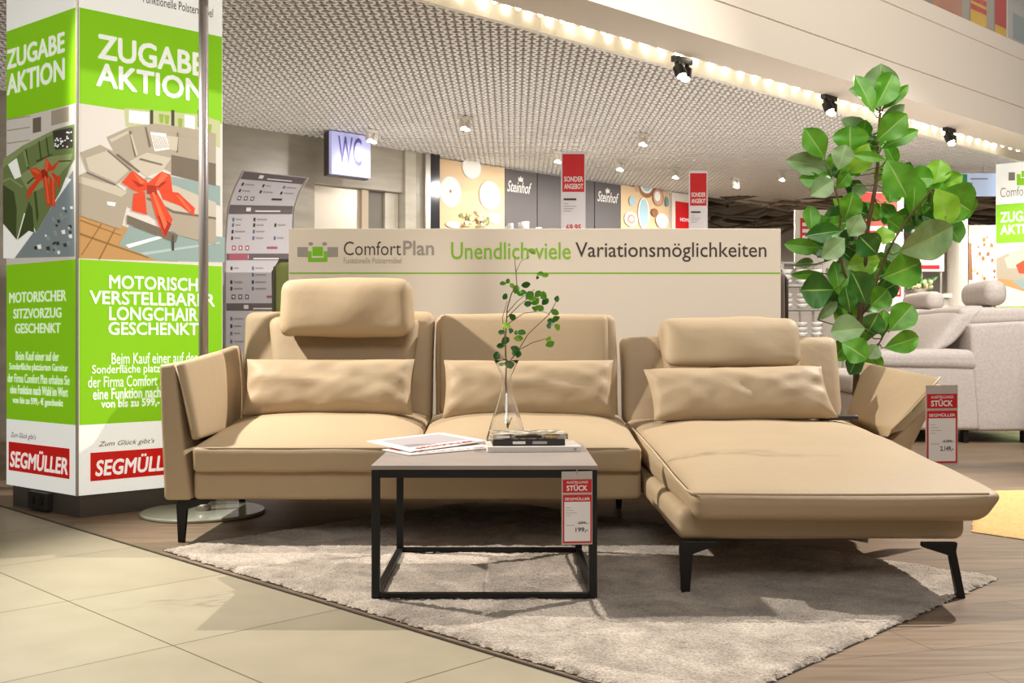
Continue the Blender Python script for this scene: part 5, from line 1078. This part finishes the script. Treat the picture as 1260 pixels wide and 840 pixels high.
for k in range(14): m_.ball(V((ck.x + rd.uniform(-.1, .12), 9.9 + rd.uniform(-.05, .05), ck.z + rd.uniform(0.06, 0.13))), rd.uniform(0.015, 0.024), crm, n=8, k=5)
m_.build('blooms', None, t, smooth=True)
# shelf rack with crockery beside the board
rk = at(984, 400, 9.65); t = thing('storage_rack', 'grey metal rack with white crockery right of the cream board', 'shelf', (rk.x, 9.75, 0))
x0, x1 = at(961, 400, 9.65).x, at(1012, 400, 9.65).x
for x in (x0, x1):
    for y in (9.6, 9.95): m_ = MB(); m_.box(x - 0.012, x + 0.012, y - 0.012, y + 0.012, 0, 1.42); m_.build('post', alu, t)
SH = [0.35, 0.72, 0.98, 1.20, 1.40]
for z in SH: m_ = MB(); m_.box(x0 - 0.01, x1 + 0.01, 9.58, 9.97, z, z + 0.015); m_.build('shelf', mat('rack_grey', (150, 148, 144), 0.5), t)
# white bowls, stacked on the rack
cw = mat('crockery_white', (236, 232, 226), 0.3)
for z in SH[:4]:
    for k in range(3):
        for st in range(3):
            c = V((x0 + 0.06 + k * (x1 - x0 - 0.1) / 2, 9.69, z + 0.0155 + st * 0.047)); m_ = MB(); m_.lathe([(0, 0), (0.03, 0), (0.052, 0.028), (0.054, 0.044), (0.048, 0.044), (0.03, 0.012), (0, 0.010)], c, n=18)
            tag(m_.build('bowl', cw, None, loc=c, smooth=True), 'white bowl in a small stack on the grey rack right of the cream board', 'bowl', 'white bowls on the grey rack')
# slatted wooden screen
sx_ = at(1108, 380, 10.3).x; t = thing('slatted_screen', 'narrow light wooden slatted screen just left of the grey sofa headrests', 'screen', (sx_, 10.3, 0)); m_ = MB()
lw = mat('slat_wood', (196, 172, 140), 0.6)
for k in range(26): m_.box(sx_ - 0.06, sx_ + 0.05, 10.3, 10.32, 0.05 + k * 0.052, 0.08 + k * 0.052)
m_.build('slats', lw, t); m_ = MB(); m_.box(sx_ - 0.02, sx_ + 0.01, 10.321, 10.35, 0, 1.40); m_.build('post', lw, t)

# ------------------------------------------------------------------ upper floor behind the balcony front
FU = Frame(bp(0, SB + 0.05, 0), D1)
t = thing('railing', 'glass railing with slim metal posts on top of the balcony front, upper right corner', 'railing', bp(4.6, SB + 0.05, 3.23))
for u in (1189, 1219, 1105):
    a_, _ = FU.loc(u, 20); m_ = MB(); m_.obox(FU.p(a_, 3.23 + 0.5, 0), D1 * 0.012, D2 * 0.03, V((0, 0, 0.5))); m_.build('post', alu, t)
a_, _ = FU.loc(1080, 20); m_ = MB(); m_.obox(FU.p(a_ + 2, 4.25, 0), D1 * 3.5, D2 * 0.025, V((0, 0, 0.02))); m_.build('handrail', alu, t)
m_ = MB(); m_.obox(FU.p(a_ + 2, 3.75, -0.035), D1 * 3.5, D2 * 0.003, V((0, 0, 0.45))); m_.build('glass_panel', mat('railing_glass', (236, 240, 238), 0.05, alpha=0.05), t)
mb = MB(); mb.obox(bp(3, 2.6, 4.6), D1 * 10, D2 * 0.05, V((0, 0, 1.5))); struct(mb.build('wall_upper', mat('upper_wall', (196, 188, 176), 0.7)))
FU2 = Frame(bp(0, 0.1, 0), D1)
def up(name, lb, cat, us, vs_, cols):
    a0, _ = FU2.loc(us[0], 20); a1, _ = FU2.loc(us[1], 20); t_ = thing(name, lb, cat, FU2.p((a0 + a1) / 2, 3.23, 0)); W = a1 - a0
    m_ = MB(); FU2.slab(m_, a0, a1, 3.24, 4.7, -0.02, 0.0); m_.build('panel', cols[0], t_); m_ = MB()
    for f0, f1, z0, z1, c in cols[1]: FU2.rect(m_, a0 + f0 * W, a0 + f1 * W, z0, z1, 0.002, c)
    m_.build('print', None, t_)
yl = mat('banner_yellow', (226, 176, 12), 0.6); rd_ = mat('banner_red', (196, 40, 20), 0.6)
up('sale_poster', 'yellow and red poster behind the upper glass railing, top right corner', 'poster', (1190, 1238), None, (yl, [(0, 0.55, 3.80, 3.85, rd_), (0, 0.55, 3.88, 3.93, rd_), (0, 0.55, 3.96, 4.7, rd_), (0.62, 1, 3.76, 4.7, rd_)]))
up('grey_display', 'pale grey display panel right of the yellow and red poster on the upper floor', 'display', (1240, 1300), None, (mat('display_grey', (190, 186, 178), 0.6), [(0.1, 0.9, 3.7, 3.95, mat('display_mint', (150, 162, 158), 0.6))]))
up('brick_display', 'terracotta display panel left of the yellow and red poster on the upper floor', 'display', (1150, 1186), None, (mat('display_terra', (176, 112, 78), 0.6), [(0.0, 1, 3.88, 4.7, mat('display_dark', (66, 64, 50), 0.6))]))
